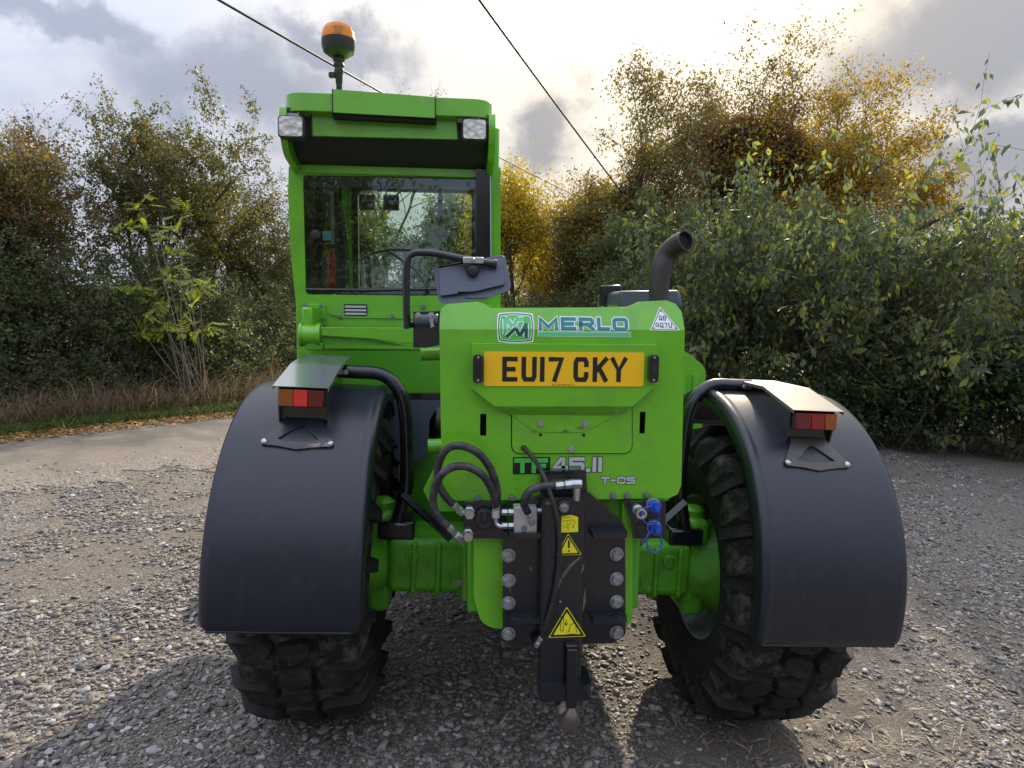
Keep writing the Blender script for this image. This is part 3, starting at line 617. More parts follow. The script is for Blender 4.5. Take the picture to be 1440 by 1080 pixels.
def litter(name, pts, size, mat, label, cat, lift=.012, aspect=.7):
    n = len(pts); z = gh(pts[:, 0], pts[:, 1])+lift+rng.uniform(0, .012, n); a = rng.uniform(0, 6.28, n); s = (size*np.exp(rng.normal(0, .3, n)))[:, None]
    d = np.stack([np.cos(a), np.sin(a), rng.normal(0, .25, n)], -1); w = np.stack([-np.sin(a), np.cos(a), rng.normal(0, .3, n)], -1); c = np.concatenate([pts, z[:, None]], -1)
    V = np.stack([c-d*s*.5, c+w*s*aspect*.5+[0, 0, .004], c+d*s*.5, c-w*s*aspect*.5+[0, 0, .004]], 1).reshape(-1, 3)
    props(link(name, npmesh(name, V, np.arange(4*n).reshape(n, 4), np.repeat(rng.uniform(0, 1, n), 4)), mat), label, cat, 'stuff')
litter('fallen_leaves', along_lane(6500, -250, 520, -1.15, -2.05, .9), .042, 'leaf_fallen', 'yellow and brown fallen leaves along the lane edge', 'fallen leaves', .016)
sc_ = np.stack([rng.uniform(-5, 6, 150), rng.uniform(.2, 6.5, 150)], -1)
litter('scattered_leaves', sc_, .03, 'leaf_fallen', 'single brown leaves scattered over the gravel', 'fallen leaves', .012)
st_ = np.concatenate([np.stack([rng.normal(1.15, .40, 420), rng.normal(.30, .25, 420)], -1), np.stack([rng.uniform(-.6, 2.2, 260), rng.uniform(-.2, 2.0, 260)], -1)])
litter('straw', st_, .075, 'straw', 'pale bits of straw on the soil around the tyre', 'straw', .012, .05)

# trees behind the yard
reseed('trees')
tree('yellow_tree', 'slim bright yellow autumn tree just right of the cab', (1.15, 16.5), 6.2, (1.45, 16.5, 3.2), (1.6, 1.6, 2.9), 'leaf_yellow', .075, 24, .09,
     plan=[(9, .32, .62, .5, .5), (6, .5, .6, .5, .3), (5, .6, .6, .5, .2), (4, .6, .6, .5, .1)], trunk_len=.62, lj=.17, seed=3)
tree('yellow_tree', 'smaller yellow tree behind the mirror, lower than the slim one', (2.6, 18.5), 4.6, (2.6, 18.5, 2.4), (1.7, 1.5, 2.1), 'leaf_yellow', .075, 20, .07,
     plan=[(8, .4, .62, .5, .4), (6, .5, .6, .5, .3), (5, .6, .6, .5, .2), (4, .6, .6, .5, .1)], trunk_len=.55, lj=.17, seed=4)
bush('dark_bush', 'dark low bush under the yellow trees', mounds([(0, 14.5), (2.0, 14.2), (3.2, 13.5)], 14, .4, 1.9, .8, .7, .6), 24000, 'leaf_green', .07, (1.5, 14.2), 60, 'twig')
bush('far_hedge', 'hedge across the far end seen through the cab window', mounds([(-7, 22), (-3, 20), (1, 21)], 16, .6, 3.4, 1.3, 1.0, 1.1), 26000, 'leaf_green', .10, (-3, 21), 40)
def autumn_tint(p): return np.clip(.25+.5*h_noise(p[:, 0]*.6, p[:, 2]*.7, 1.0, 5)+rng.uniform(0, .6, len(p)), 0, 1)
BIG = [(13, .75, .66, .5, .16), (6, .6, .64, .55, .14), (6, .62, .62, .55, .1), (6, .65, .62, .5, .08)]
def thin_top(z0, z1): return lambda p: rng.uniform(0, 1, len(p)) < np.interp(p[:, 2], [z0, z1], [1, .25])
tree('autumn_tree', 'broad russet-brown autumn tree with open top, left of the golden one', (5.3, 14.8), 9.4, (5.2, 14.8, 4.7), (3.4, 2.4, 4.0), 'leaf_autumn', .07, 34, .21, plan=BIG, trunk_len=.42, lj=.14, tintf=autumn_tint, seed=7, keepf=thin_top(5.2, 8.8))
tree('autumn_tree', 'golden autumn tree behind the big-leaved shrub, under the sun glow', (8.9, 14.2), 10.0, (8.8, 14.2, 4.9), (3.4, 2.3, 4.2), 'leaf_gold', .07, 30, .21, plan=BIG, trunk_len=.42, lj=.14, seed=12, keepf=thin_top(5.0, 8.8))
tree('autumn_tree', 'tall thin brown autumn tree rising between the russet and the golden one', (7.3, 16.4), 11.4, (7.3, 16.4, 6.2), (3.0, 2.2, 4.8), 'leaf_autumn', .07, 32, .19, plan=BIG, trunk_len=.45, lj=.11, tintf=autumn_tint, seed=15, keepf=thin_top(6.0, 10.4))
tree('green_tree', 'tree seen through the cab window beyond the lane', (-2.3, 17.5), 7.4, (-2.1, 17.5, 3.9), (2.6, 1.8, 3.0), 'leaf_green', .09, 8, .13, plan=BIG, trunk_len=.40, lj=.1, seed=31)
tree('green_tree', 'slim green tree seen through the inner part of the cab window', (-.1, 19.5), 7.6, (-.1, 19.5, 3.9), (1.5, 1.5, 3.2), 'leaf_green', .09, 8, .11, plan=BIG, trunk_len=.40, lj=.1, seed=33)
tree('autumn_tree', 'thin bare-topped autumn tree behind the cab roof', (-3.2, 24), 11.0, (-2.6, 24, 7.6), (2.4, 2.2, 4.0), 'leaf_hawthorn', .075, 5, .16,
     plan=[(8, .4, .62, .55, .4), (6, .5, .62, .55, .25), (5, .55, .62, .55, .2), (4, .55, .6, .55, .15)], trunk_len=.5, lj=.08, seed=8, keep=.7)
tree('green_tree', 'green-leaved tree left of the russet tree, above the exhaust', (3.5, 11.2), 4.9, (4.0, 11.2, 2.9), (2.2, 1.5, 2.5), 'leaf_green', .065, 30, .09, plan=[(8, .5, .66, .55, .3), (6, .6, .62, .55, .15), (5, .62, .6, .55, .1), (4, .65, .6, .5, .08)], trunk_len=.42, lj=.08, seed=6)
# right-hand side: tall big-leaved shrub, brambles, a conifer
def arching(name, label, roots, hgt, leafmat, leaf, per, plan, twig, aspect, droop, lean=.28, stem_r=.016, group=None):
    """a many-stemmed shrub: stems arch up and out from the roots and carry the leaves on their side shoots"""
    reseed(label); roots = np.array(roots, float); c = roots.mean(0); z = gh(roots[:, 0], roots[:, 1]); root = plant(name, label, 'bush', (c[0], c[1], float(gh(*c))), group); n = len(roots)
    d = np.concatenate([rng.normal(0, lean, (n, 2))+np.array([0, -.10]), np.ones((n, 1))], 1); h = hgt if np.isscalar(hgt) else np.array(hgt)
    S, last = grow(np.concatenate([roots, z[:, None]], 1), d, h*rng.uniform(.72, 1.08, n), np.full(n, stem_r), plan, None, .10, -.015)
    link('stems', tubes_mesh('stems', S, 4), twig, root); pos = along(last, per, leaf*.45); pos = pos[pos[:, 2] > .1]
    link('foliage', leaves_mesh('foliage', pos, leaf, aspect, droop), leafmat, root); return root
def row(pts, n, sx, sy):
    p = np.array(pts, float); t_ = np.linspace(0, len(p)-1, n); k = np.minimum(t_.astype(int), len(p)-2); return p[k]+(p[k+1]-p[k])*(t_-k)[:, None]+rng.normal(0, 1, (n, 2))*[sx, sy]
AP = [(7, .42, .34, .5, .10), (6, .55, .50, .5, -.05)]
arching('tall_shrub', 'tall arching shrub with drooping pale green leaves behind the exhaust pipe', row([(3.0, 8.9), (4.2, 8.3), (5.2, 7.9), (6.2, 7.6)], 62, .25, .35), np.interp(np.arange(62), [0, 18, 40, 62], [2.1, 2.8, 3.3, 3.0]), 'leaf_large', .105, 9, AP, 'twig', .46, 1.6)
arching('tall_shrub', "twiggy tangled shrub at the photo's right edge above the brambles", row([(6.4, 7.7), (7.4, 7.4), (8.6, 7.0), (9.8, 6.4)], 60, .25, .35), np.interp(np.arange(60), [0, 20, 40, 60], [3.0, 2.8, 3.0, 3.6]), 'leaf_olive', .085, 6, AP, 'twig', .5, 1.2, lean=.38)
UG = [(3.0, 9.5, 1.0, .9, .6, 1.0), (3.9, 9.2, 1.4, 1.0, .6, 1.3), (5.0, 8.9, 1.5, 1.1, .6, 1.4), (6.2, 8.6, 1.6, 1.1, .6, 1.5), (7.4, 8.4, 1.6, 1.1, .6, 1.5), (8.6, 8.0, 1.6, 1.1, .6, 1.5), (10.0, 7.4, 1.6, 1.2, .6, 1.6), (5.6, 8.7, 2.6, 1.0, .5, .8)]
bush('thicket', 'dense green thicket behind the tall arching shrub', UG, 42000, 'leaf_green', .075, (6, 8.7), 120, 'twig', aspect=.5, droop=.6, shell=.7, extra_twigs=1500)
BR = [(5.6, 6.9, .45, .8, .5, .5), (6.3, 6.6, .6, .8, .55, .65), (7.0, 6.2, .7, .8, .6, .7), (7.6, 5.7, .75, .8, .7, .75), (8.1, 5.2, .8, .8, .8, .85), (4.9, 7.2, .4, .7, .5, .45), (4.1, 7.3, .35, .7, .5, .4), (6.6, 6.5, 1.1, .7, .5, .5), (7.7, 5.9, 1.3, .7, .6, .5)]
bush('bramble', 'low dark green brambles spilling onto the gravel at the right', BR, 44000, 'leaf_bramble', .065, (6.6, 6.4), 90, 'twig', aspect=.7, droop=.1, shell=.7, fl=.6)
bush('undergrowth', 'green undergrowth under the autumn trees', [(5.5, 11.5, 1.5, 1.8, 1.0, 1.5), (8.0, 11.0, 1.6, 1.8, 1.0, 1.7), (10.5, 10.2, 1.7, 1.8, 1.2, 1.8), (3.0, 12.2, 1.2, 1.3, 1.0, 1.2), (12.5, 9.5, 1.8, 1.8, 1.2, 2.0)], 36000, 'leaf_green', .075, (7, 11), 50, 'twig')
def conifer(base, h, label):
    b = (base[0], base[1], float(gh(*base))-.05); root = plant('conifer', label, 'tree', b); S = [[], [], [], []]; pos = []
    top = np.array(b)+[0, 0, h]
    link('trunk', tubes_mesh('trunk', [np.array([b]), np.array([top]), np.array([.12]), np.array([.01])], 8), 'bark', root)
    for _ in range(420):
        t_ = rng.uniform(.12, 1)**.8; a = rng.uniform(0, 6.28); L_ = (1-t_)*h*.30+.15; p = np.array(b)+[0, 0, h*t_]; e = p+np.array([math.cos(a)*L_, math.sin(a)*L_, L_*.12-.1])
        S[0].append(p); S[1].append(e); S[2].append(.012); S[3].append(.004); k = int(30+60*L_); u = rng.uniform(.15, 1, k)[:, None]; pos.append(p+(e-p)*u+rng.normal(0, .06, (k, 3))*[1, 1, .7])
    link('branches', tubes_mesh('branches', [np.array(s) for s in S], 3), 'twig', root)
    link('crown', leaves_mesh('crown', np.concatenate(pos), .07, .25, .9), 'leaf_green', root)
a_ = rng.uniform(-1.0, 1.05, 60000); r_ = rng.uniform(44, 52, 60000); hh = (3.2+1.6*h_noise(a_*9, a_*5, 1, 4)+.8*h_noise(a_*31, a_*17, 1, 2))
pw_ = np.stack([np.sin(a_)*r_, np.cos(a_)*r_, np.zeros(60000)], -1); pw_[:, 2] = hh*rng.uniform(0, 1, 60000)**.8
props(link('distant_wood', leaves_mesh('distant_wood', pw_, .38, .7), 'leaf_hawthorn'), 'far-off line of woodland across the fields', 'woodland', 'stuff')
conifer((11.3, 9.6), 6.1, 'dark conifer at the photo\'s upper right edge')

# what stands behind the photographer and is mirrored in the cab glass
MT = (('leafy tree behind the photographer, mirrored at the outer edge of the cab glass', -11.0, -13.5, 7.4), ('full tree behind the photographer, mirrored left of the middle of the cab glass', -7.0, -14.5, 8.6), ('tall tree behind the photographer, mirrored in the middle of the cab glass', -3.0, -13.8, 8.8), ('broad tree behind the photographer, mirrored right of the middle of the cab glass', 1.2, -14.6, 8.2), ('leafy tree behind the photographer, mirrored at the inner edge of the cab glass', 5.4, -14.0, 7.6))
for i_, (lb_, bx_, by_, hh_) in enumerate(MT):
    tree('mirrored_tree', lb_, (bx_, by_), hh_, (bx_, by_, hh_*.50), (2.9, 2.0, hh_*.5), 'leaf_green', .17, 12, .16, plan=[(9, .6, .7, .6, .15), (6, .6, .64, .55, .1), (5, .62, .62, .55, .05), (4, .65, .62, .5, .05)], trunk_len=.36, lj=.16, seed=20+i_, group='trees behind the photographer')

# overhead cables
def cable(pts, sag, r, label):
    a, b = np.array(pts[0]), np.array(pts[-1]); P = []
    for k in range(41):
        u = k/40; q = a+(b-a)*u; q[2] -= sag*4*u*(1-u); P.append(q)
    props(MB().tube(P, r, 6).build('overhead_cable', 'cable_black'), label, 'cable', group='overhead cables')
A0, A1 = at(340, 0, 5.0), at(812, 272, 20.0); dA = (A1-A0); cable([A0-dA*.35, A1+dA*.25], .18, .013, 'overhead cable running behind the beacon and down past the cab')
B0, B1 = at(679, 0, 4.0), at(915, 322, 10.5); dB = (B1-B0); cable([B0-dB*.4, B1+dB*.15], .05, .011, 'overhead cable slanting down into the tree by the exhaust')

# ------------------------------------------------------------------ the telehandler
TH = props(empty('telehandler', (0, 2.0, float(gh(0, 2.0)))), 'bright green telehandler with black mudguards, seen from behind on the gravel', 'telehandler')
def part(mb, name, mat, **k): return mb.build(name, mat, TH, **k)
_bolts = {}
def bolt(p, r=.012, h=.010, mat='zinc_dull', parent=None, name='bolt', washer=True, tl=False):
    """hexagon head and washer facing the camera; alike bolts share one mesh"""
    key = (round(r, 4), round(h, 4), mat, washer)
    if key not in _bolts:
        m = MB()
        if washer: m.lathe([(0, 0.0001), (0, r*1.35), (-.0025, r*1.35), (-.0025, .0001)], (0, 0, 0), 'y', 14)
        m.lathe([(-.002, r), (-h*.8, r), (-h, r*.86), (-h, .0001)], (0, 0, 0), 'y', 6)
        me = bpy.data.meshes.new(name); me.from_pydata(m.v, [], m.f); me.materials.append(MATS[mat]); _bolts[key] = me
    o = bpy.data.objects.new(name, _bolts[key]); col.objects.link(o); q = tilt(np.array(p)) if tl else p; o.location = [float(v) for v in q]
    o.rotation_euler = (0, random.uniform(0, 1), 0)
    o.parent = parent or TH
    if o.parent.type == 'EMPTY': o.matrix_parent_inverse = Matrix.Translation(-o.parent.location)
    return o
def B(px, py, y, **k): q = at(px, py, y); return bolt(tuple(q), **k)

# ---- flat print: letters drawn as strokes
GLYPH = {
 'E': [[(1, 1), (0, 1), (0, 0), (1, 0)], [(0, .5), (.82, .5)]], 'U': [[(0, 1), (0, .14), (.14, 0), (.86, 0), (1, .14), (1, 1)]], '1': [[(.5, 1), (.5, 0)]], 'I': [[(.5, 1), (.5, 0)]],
 '7': [[(0, 1), (1, 1), (.38, 0)]], 'C': [[(1, .74), (1, .86), (.86, 1), (.14, 1), (0, .86), (0, .14), (.14, 0), (.86, 0), (1, .14), (1, .26)]],
 'K': [[(0, 1), (0, 0)], [(1, 1), (.12, .46)], [(.36, .6), (1, 0)]], 'Y': [[(0, 1), (.5, .45), (1, 1)], [(.5, .45), (.5, 0)]],
 'M': [[(0, 0), (0, 1), (.5, .12), (1, 1), (1, 0)]], 'R': [[(0, 0), (0, 1), (.84, 1), (1, .86), (1, .58), (.84, .44), (0, .44)], [(.55, .44), (1, 0)]], 'L': [[(0, 1), (0, 0), (1, 0)]],
 'O': [[(.12, 0), (.88, 0), (1, .14), (1, .86), (.88, 1), (.12, 1), (0, .86), (0, .14), (.12, 0)]], 'T': [[(0, 1), (1, 1)], [(.5, 1), (.5, 0)]], 'F': [[(0, 0), (0, 1), (1, 1)], [(0, .48), (.85, .48)]],
 '4': [[(.78, 0), (.78, 1), (.6, 1), (0, .28), (1, .28)]], '5': [[(1, 1), (0, 1), (0, .56), (.86, .56), (1, .46), (1, .1), (.86, 0), (0, 0)]], '.': [[(.3, 0), (.7, 0)]], '-': [[(0, .5), (1, .5)]],
 'S': [[(1, 1), (.14, 1), (0, .9), (0, .62), (.14, .52), (.86, .52), (1, .42), (1, .1), (.86, 0), (0, 0)]], 'Q': [[(.12, 0), (.88, 0), (1, .14), (1, .86), (.88, 1), (.12, 1), (0, .86), (0, .14), (.12, 0)], [(.6, .3), (1.0, -.05)]],
 '8': [[(.1, .52), (0, .62), (0, .9), (.12, 1), (.88, 1), (1, .9), (1, .62), (.9, .52), (.1, .52)], [(.1, .52), (0, .42), (0, .1), (.12, 0), (.88, 0), (1, .1), (1, .42), (.9, .52)]], 'A': [[(0, 0), (0, .7), (.28, 1), (.72, 1), (1, .7), (1, 0)], [(0, .34), (1, .34)]], '!': [[(.5, 1), (.5, .35)], [(.5, .12), (.5, 0)]],
}
def stroke(mb, pts, w, y, ww=None):
    """a ribbon of width w along pts (x, z), in the plane y"""
    P = [np.array(p, float) for p in pts]; n = len(P); closed = np.allclose(P[0], P[-1]) and n > 3; L_, R_ = [], []
    for i in range(n):
        a = P[i]-P[i-1] if i > 0 else (P[0]-P[-2] if closed else None); b = P[i+1]-P[i] if i < n-1 else (P[1]-P[0] if closed else None)
        ua = a/np.linalg.norm(a) if a is not None else None; ub = b/np.linalg.norm(b) if b is not None else None
        if ua is None: ua = ub
        if ub is None: ub = ua
        na, nb = np.array([-ua[1], ua[0]]), np.array([-ub[1], ub[0]]); m = na+nb; ln = np.linalg.norm(m); m = m/ln if ln > 1e-6 else na
        k = w/2/max(float(m@na), .72); L_.append(P[i]+m*k); R_.append(P[i]-m*k)
    v = [(q[0], y, q[1]) for q in L_]+[(q[0], y, q[1]) for q in R_]; mb.add(v, [(i, i+1, n+i+1, n+i) for i in range(n-1)])
def word(mb, text, x0, z0, cw, h, gap, w, y, grow_=0., widths=None, slant=0.):
    x = x0; k = 0
    for i, ch in enumerate(text):
        c = (widths or {}).get(ch, 1.0)*cw
        if ch == ' ': x += c+gap; continue
        iw = c-w; ih = h-w
        for st_ in GLYPH[ch]:
            pts = [(x+w/2+a*iw+slant*(b*ih), z0+w/2+b*ih) for a, b in st_]
            if grow_:
                d0 = np.array(pts[0])-np.array(pts[1]); d1 = np.array(pts[-1])-np.array(pts[-2])
                if not np.allclose(pts[0], pts[-1]): pts[0] = tuple(np.array(pts[0])+d0/np.linalg.norm(d0)*(grow_+w*.5*0)); pts[-1] = tuple(np.array(pts[-1])+d1/np.linalg.norm(d1)*grow_)
            e = w*.5
            if not np.allclose(pts[0], pts[-1]):    # square ends reach the edge of the letter box
                d0 = np.array(pts[0])-np.array(pts[1]); d1 = np.array(pts[-1])-np.array(pts[-2]); pts[0] = tuple(np.array(pts[0])+d0/np.linalg.norm(d0)*e); pts[-1] = tuple(np.array(pts[-1])+d1/np.linalg.norm(d1)*e)
            stroke(mb, pts, w+2*grow_, y-.00012*k); k += 1
        x += c+gap
    return x
def flat(name, mat, parent, polys=None, y=0, label=None, mb=None, holes=()):
    """a sticker or a flat print: a sheet half a millimetre thick"""
    m = mb or MB()
    if polys:
        for p in polys: m.plate(p, y, y+.0006, holes)
    return m.build(name, mat, parent, smooth=False, label=label)

# ---- rear panel (a sheet with rounded corners, two slots and a cable hole; its top leans forward)
PY = 0.0
TOPZ = xz(790, 463, 0)[1]
low_out = [xz(*q, 0) for q in [(618, 463), (963, 464), (960, 600), (958, 682), (953, 695), (940, 701), (660, 704), (630, 704), (622, 690), (620, 600)]]
top_out = [xz(*q, 0) for q in [(618, 463), (618.5, 440), (621, 433), (630, 427), (672, 424), (682, 427), (690, 433), (882, 432), (892, 429), (903, 424), (942, 422), (955, 427), (962, 438), (963, 464)]]
slots = [rrect(*xz(675, 613, 0), *xz(684, 582, 0), .004), rrect(*xz(899, 610, 0), *xz(908, 579, 0), .004)]
panel = part(MB().plate(low_out, 0, .008, slots), 'rear_panel', 'green_paint')
m = MB().plate(top_out, 0, .008); m.v = [(x, y+max(z-TOPZ, 0)*.42, z) for x, y, z in m.v]; m.build('panel_top', 'green_paint', panel)
# flanges that give the panel its depth
sx0, sx1 = xz(619, 560, 0)[0], xz(961, 560, 0)[0]; zb = xz(790, 700, 0)[1]
MB().box(sx0+.004, sx0+.010, .010, .16, zb+.09, TOPZ-.02).build('panel_flange', 'green_paint', panel); MB().box(sx1-.010, sx1-.004, .010, .16, zb+.06, TOPZ-.02).build('panel_flange', 'green_paint', panel)
hole = MB().lathe([(0, .0001), (0, .009)], (*at(737, 630, -.0075)[:2], at(737, 630, -.0075)[2]), 'y', 16); hole.build('cable_hole', 'hole_dark', panel)
m = MB().box(sx0+.02, sx1-.02, .05, .30, zb+.12, TOPZ-.05); part(m, 'engine_bay', 'hole_dark')
# access hatch
hz = lambda q, y=0: xz(q[0], q[1], y)
hatch = part(MB().plate(rpoly(pxpoly([(720, 560), (888, 560), (888, 637), (720, 637)], 0), [.002, .002, .03, .03]), -.005, -.0012), 'access_hatch', 'green_paint', bevel=.0012)
hatch_gap = part(MB().plate(rpoly(pxpoly([(718.6, 560), (889.4, 560), (889.4, 638.4), (718.6, 638.4)], 0), [.002, .002, .032, .032]), -.0011, -.0004), 'hatch_seam', 'hole_dark')
B(803, 632, -.006, r=.0085, mat='zinc', parent=hatch); 
for px, py in ((760, 611.5), (821, 612)):
    q = at(px, py, -.0055); MB().lathe([(0, .0001), (0, .0055)], tuple(q), 'y', 12).build('bolt_hole', 'hole_dark', hatch)
# number plate carrier: a folded sheet
def carrier():
    front, back = -.034, -.0065
    A = [xz(664, 483, front), xz(925, 485, front), xz(924, 541, front), xz(889, 571, front), xz(695, 571, front), xz(664, 546, front)]
    lower_front = [xz(695, 571, front), xz(889, 571, front)]; bend = [xz(719, 583, back), xz(868, 584, back)]; foot = [xz(753, 607.5, back), xz(820, 608, back)]
    m = MB(); v = [(a, front, b) for a, b in A]+[(a, back, b) for a, b in bend]+[(a, back, b) for a, b in foot]
    f = [(0, 1, 2, 3, 4, 5), (4, 3, 7, 6), (6, 7, 9, 8)]
    n0 = len(v); side = [(A[0][0], .0, A[0][1]), (A[1][0], .0, A[1][1]), (A[2][0], .0, A[2][1]), (A[5][0], 0., A[5][1])]; v += side
    f += [(0, 1, n0+1, n0), (1, 2, n0+2, n0+1), (0, n0, n0+3, 5), (2, 3, 7, n0+2), (5, n0+3, 6, 4)]
    m.add(v, f); return part(m, 'plate_carrier', 'green_paint', solid=.003, bevel=.0015, smooth=False)
carr = carrier()
for px, py in ((760, 595), (823, 596)): B(px, py, -.0095, r=.0085, mat='zinc', parent=carr)
m = MB()
for a, b in (((748, 605), (755, 607.0)), ((790, 604.5), (800, 607.4)), ((810, 605), (822, 600.5))):
    p0, p1 = xz(a[0], a[1], -.0095), xz(b[0], b[1], -.0095); MB().plate([(p0[0], p1[1]), (p1[0], p1[1]), (p1[0], p1[1]+.001), ((p0[0]+p1[0])/2, p0[1]+.003)], -.0102, -.0096).build('rust_chip', 'hook_steel', carr, smooth=False)
# number plate
plz = -.0385
p0 = xz(680.5, 543, plz); p1 = xz(906.5, 496, plz)
plate = part(MB().plate(rrect(p0[0], p0[1], p1[0], p1[1], .008), plz, plz+.003), 'number_plate', 'plate_yellow', bevel=.0006)
m = MB(); lx0, lz0 = xz(706, 536.5, plz); lx1, lz1 = xz(881, 503, plz); hgt = lz1-lz0+.001; cwid = .0475
chars = [('E', 706), ('U', 733), ('1', 759), ('7', 771), ('C', 806), ('K', 833), ('Y', 858)]
for ch, px in chars:
    word(m, ch, xz(px, 536.5, plz)[0], lz0, {'1': .015, '7': .049, 'Y': .054, 'C': .049}.get(ch, .049), hgt, 0, .0148, plz-.0009)
m.build('registration_letters', 'plate_black', plate, smooth=False)
def text_mesh(name, body, size, px, py, y, mat, parent, sx=1.0):
    cu = bpy.data.curves.new(name, 'FONT'); cu.body = body; cu.size = size; cu.align_x = 'CENTER'; cu.resolution_u = 2
    ob = bpy.data.objects.new(name, cu); col.objects.link(ob); bpy.context.view_layer.update(); me = bpy.data.meshes.new_from_object(ob.evaluated_get(bpy.context.evaluated_depsgraph_get())); bpy.data.objects.remove(ob)
    q = at(px, py, y); me.transform(Matrix.Translation(Vector(q)) @ Matrix.Rotation(PI/2, 4, 'X') @ Matrix.Scale(sx, 4, (1, 0, 0))); return link(name, me, mat, parent)
text_mesh('maker_line', 'R.C Boreham & Co', .0092, 792, 542.2, plz-.0009, 'plate_black', plate)
mb_ = MB(); 
for px in (672, 917):                             # rubber position lamps either side of the plate
    c = xz(px, 518, -.036); o = part(MB().plate(rrect(c[0]-.016, c[1]-.044, c[0]+.016, c[1]+.044, .012), -.058, -.0362), 'plate_lamp', 'black_gloss', bevel=.005, seg=3)
    MB().plate(rrect(c[0]-.008, c[1]-.020, c[0]+.008, c[1]+.020, .006), -.0605, -.0575).build('lamp_window', 'smoked_glass', o)
    for s_ in (-1, 1): bolt((c[0], -.0585, c[1]+s_*.036), r=.004, h=.003, mat='zinc', parent=o, washer=False, name='screw')

# ---- maker's marks on the panel's leaning top strip
def lean(mb):                                     # print follows the fold of the panel
    import bmesh
    bm = bmesh.new(); vs_ = [bm.verts.new(v) for v in mb.v]
    for f in mb.f:
        try: bm.faces.new([vs_[i] for i in f])
        except ValueError: pass
    bmesh.ops.bisect_plane(bm, geom=bm.verts[:]+bm.edges[:]+bm.faces[:], plane_co=(0, 0, TOPZ), plane_no=(0, 0, 1), dist=1e-6)
    bm.verts.index_update(); mb.v = [(v.co.x, v.co.y+max(v.co.z-TOPZ, 0)*.42, v.co.z) for v in bm.verts]; mb.f = [tuple(v.index for v in f.verts) for f in bm.faces]; bm.free(); return mb
def ring(x0, z0, x1, z1, r): return rrect(x0, z0, x1, z1, r, 7)
ex0, ez0 = xz(700.5, 480.5, 0); ex1, ez1 = xz(750, 441, 0); E_ = .0022
def emblem_sheet(ins, y, r=.026):
    # barrel-sided badge outline
    a, b, c, d = ex0+ins, ez0+ins, ex1-ins, ez1-ins; bul = .004; pts = []
    for p, q in (((a, b), (c, b)), ((c, b), (c, d)), ((c, d), (a, d)), ((a, d), (a, b))):
        for k in range(8):
            t_ = k/8; x = p[0]+(q[0]-p[0])*t_; z = p[1]+(q[1]-p[1])*t_; o_ = bul*4*t_*(1-t_)
            if p[1] == q[1]: z += o_*(-1 if p[1] == b else 1)
            else: x += o_*(1 if p[0] == c else -1)
            pts.append((x, z))
    pts = rpoly(pts, [.012 if i % 8 == 0 else .0 for i in range(32)], 6)
    return pts
badge = lean(MB().plate(emblem_sheet(0, 0), -.0008, -.0002)).build('badge', 'decal_white', panel, smooth=False)
for ins, y, mt in ((.004, -.0012, 'decal_navy'), (.0072, -.0016, 'decal_white'), (.0095, -.0020, 'decal_bright_green')):
    lean(MB().plate(emblem_sheet(ins, y), y, y+.0003)).build('badge_ring', mt, badge, smooth=False)
W_, H_ = ex1-ex0, ez1-ez0
def bp(u, v): return (ex0+W_*u, ez0+H_*v)
def mark(pts, y, mt): lean(MB().plate([bp(*q) for q in pts], y, y+.0003)).build('badge_letter', mt, badge, smooth=False)
def mm(pts, w, y, mt):
    m = MB()
    for i_ in range(len(pts)-1): stroke(m, [bp(*pts[i_]), bp(*pts[i_+1])], w, y-.00006*i_)
    lean(m).build('badge_letter', mt, badge, smooth=False)
M1 = [(.20, .26), (.20, .80), (.27, .80), (.40, .50), (.56, .80), (.74, .80)]; M2 = [(.24, .17), (.50, .50), (.60, .24), (.64, .24), (.80, .66), (.80, .15)]
mm(M1, .0180, -.0024, 'decal_white'); mm(M1, .0120, -.0028, 'decal_mint'); mm(M2, .0165, -.0032, 'decal_white'); mm(M2, .0110, -.0036, 'decal_dark_green')
wx0, wz0 = xz(757.5, 464, 0); wx1, wz1 = xz(884, 447, 0); tw = wx1-wx0; cws = {'M': 1.30, 'E': 1.02, 'R': 1.04, 'L': .86, 'O': 1.05}; gap = .009
cw_ = (tw-4*gap)/sum(cws.values()); back_ = MB(); word(back_, 'MERLO', wx0, wz0, cw_, wz1-wz0, gap, .0115, -.0008, .0034, cws); lean(back_)
mk_ = back_.build('maker_name', 'decal_white', panel, smooth=False)
fr_ = MB(); word(fr_, 'MERLO', wx0, wz0, cw_, wz1-wz0, gap, .0115, -.0020, 0, cws); lean(fr_).build('maker_letters', 'decal_teal', mk_, smooth=False)
r0 = xz(756, 473, 0); r1 = xz(887, 467.2, 0); rule = flat('maker_rule', 'decal_white', panel, [[(r0[0], r0[1]), (r1[0], r0[1]), (r1[0], r1[1]), (r0[0], r1[1])]], -.0008)
flat('rule_fill', 'decal_mint', rule, [[(r0[0]+.002, r0[1]+.002), (r1[0]-.002, r0[1]+.002), (r1[0]-.002, r1[1]-.002), (r0[0]+.002, r1[1]-.002)]], -.0016)
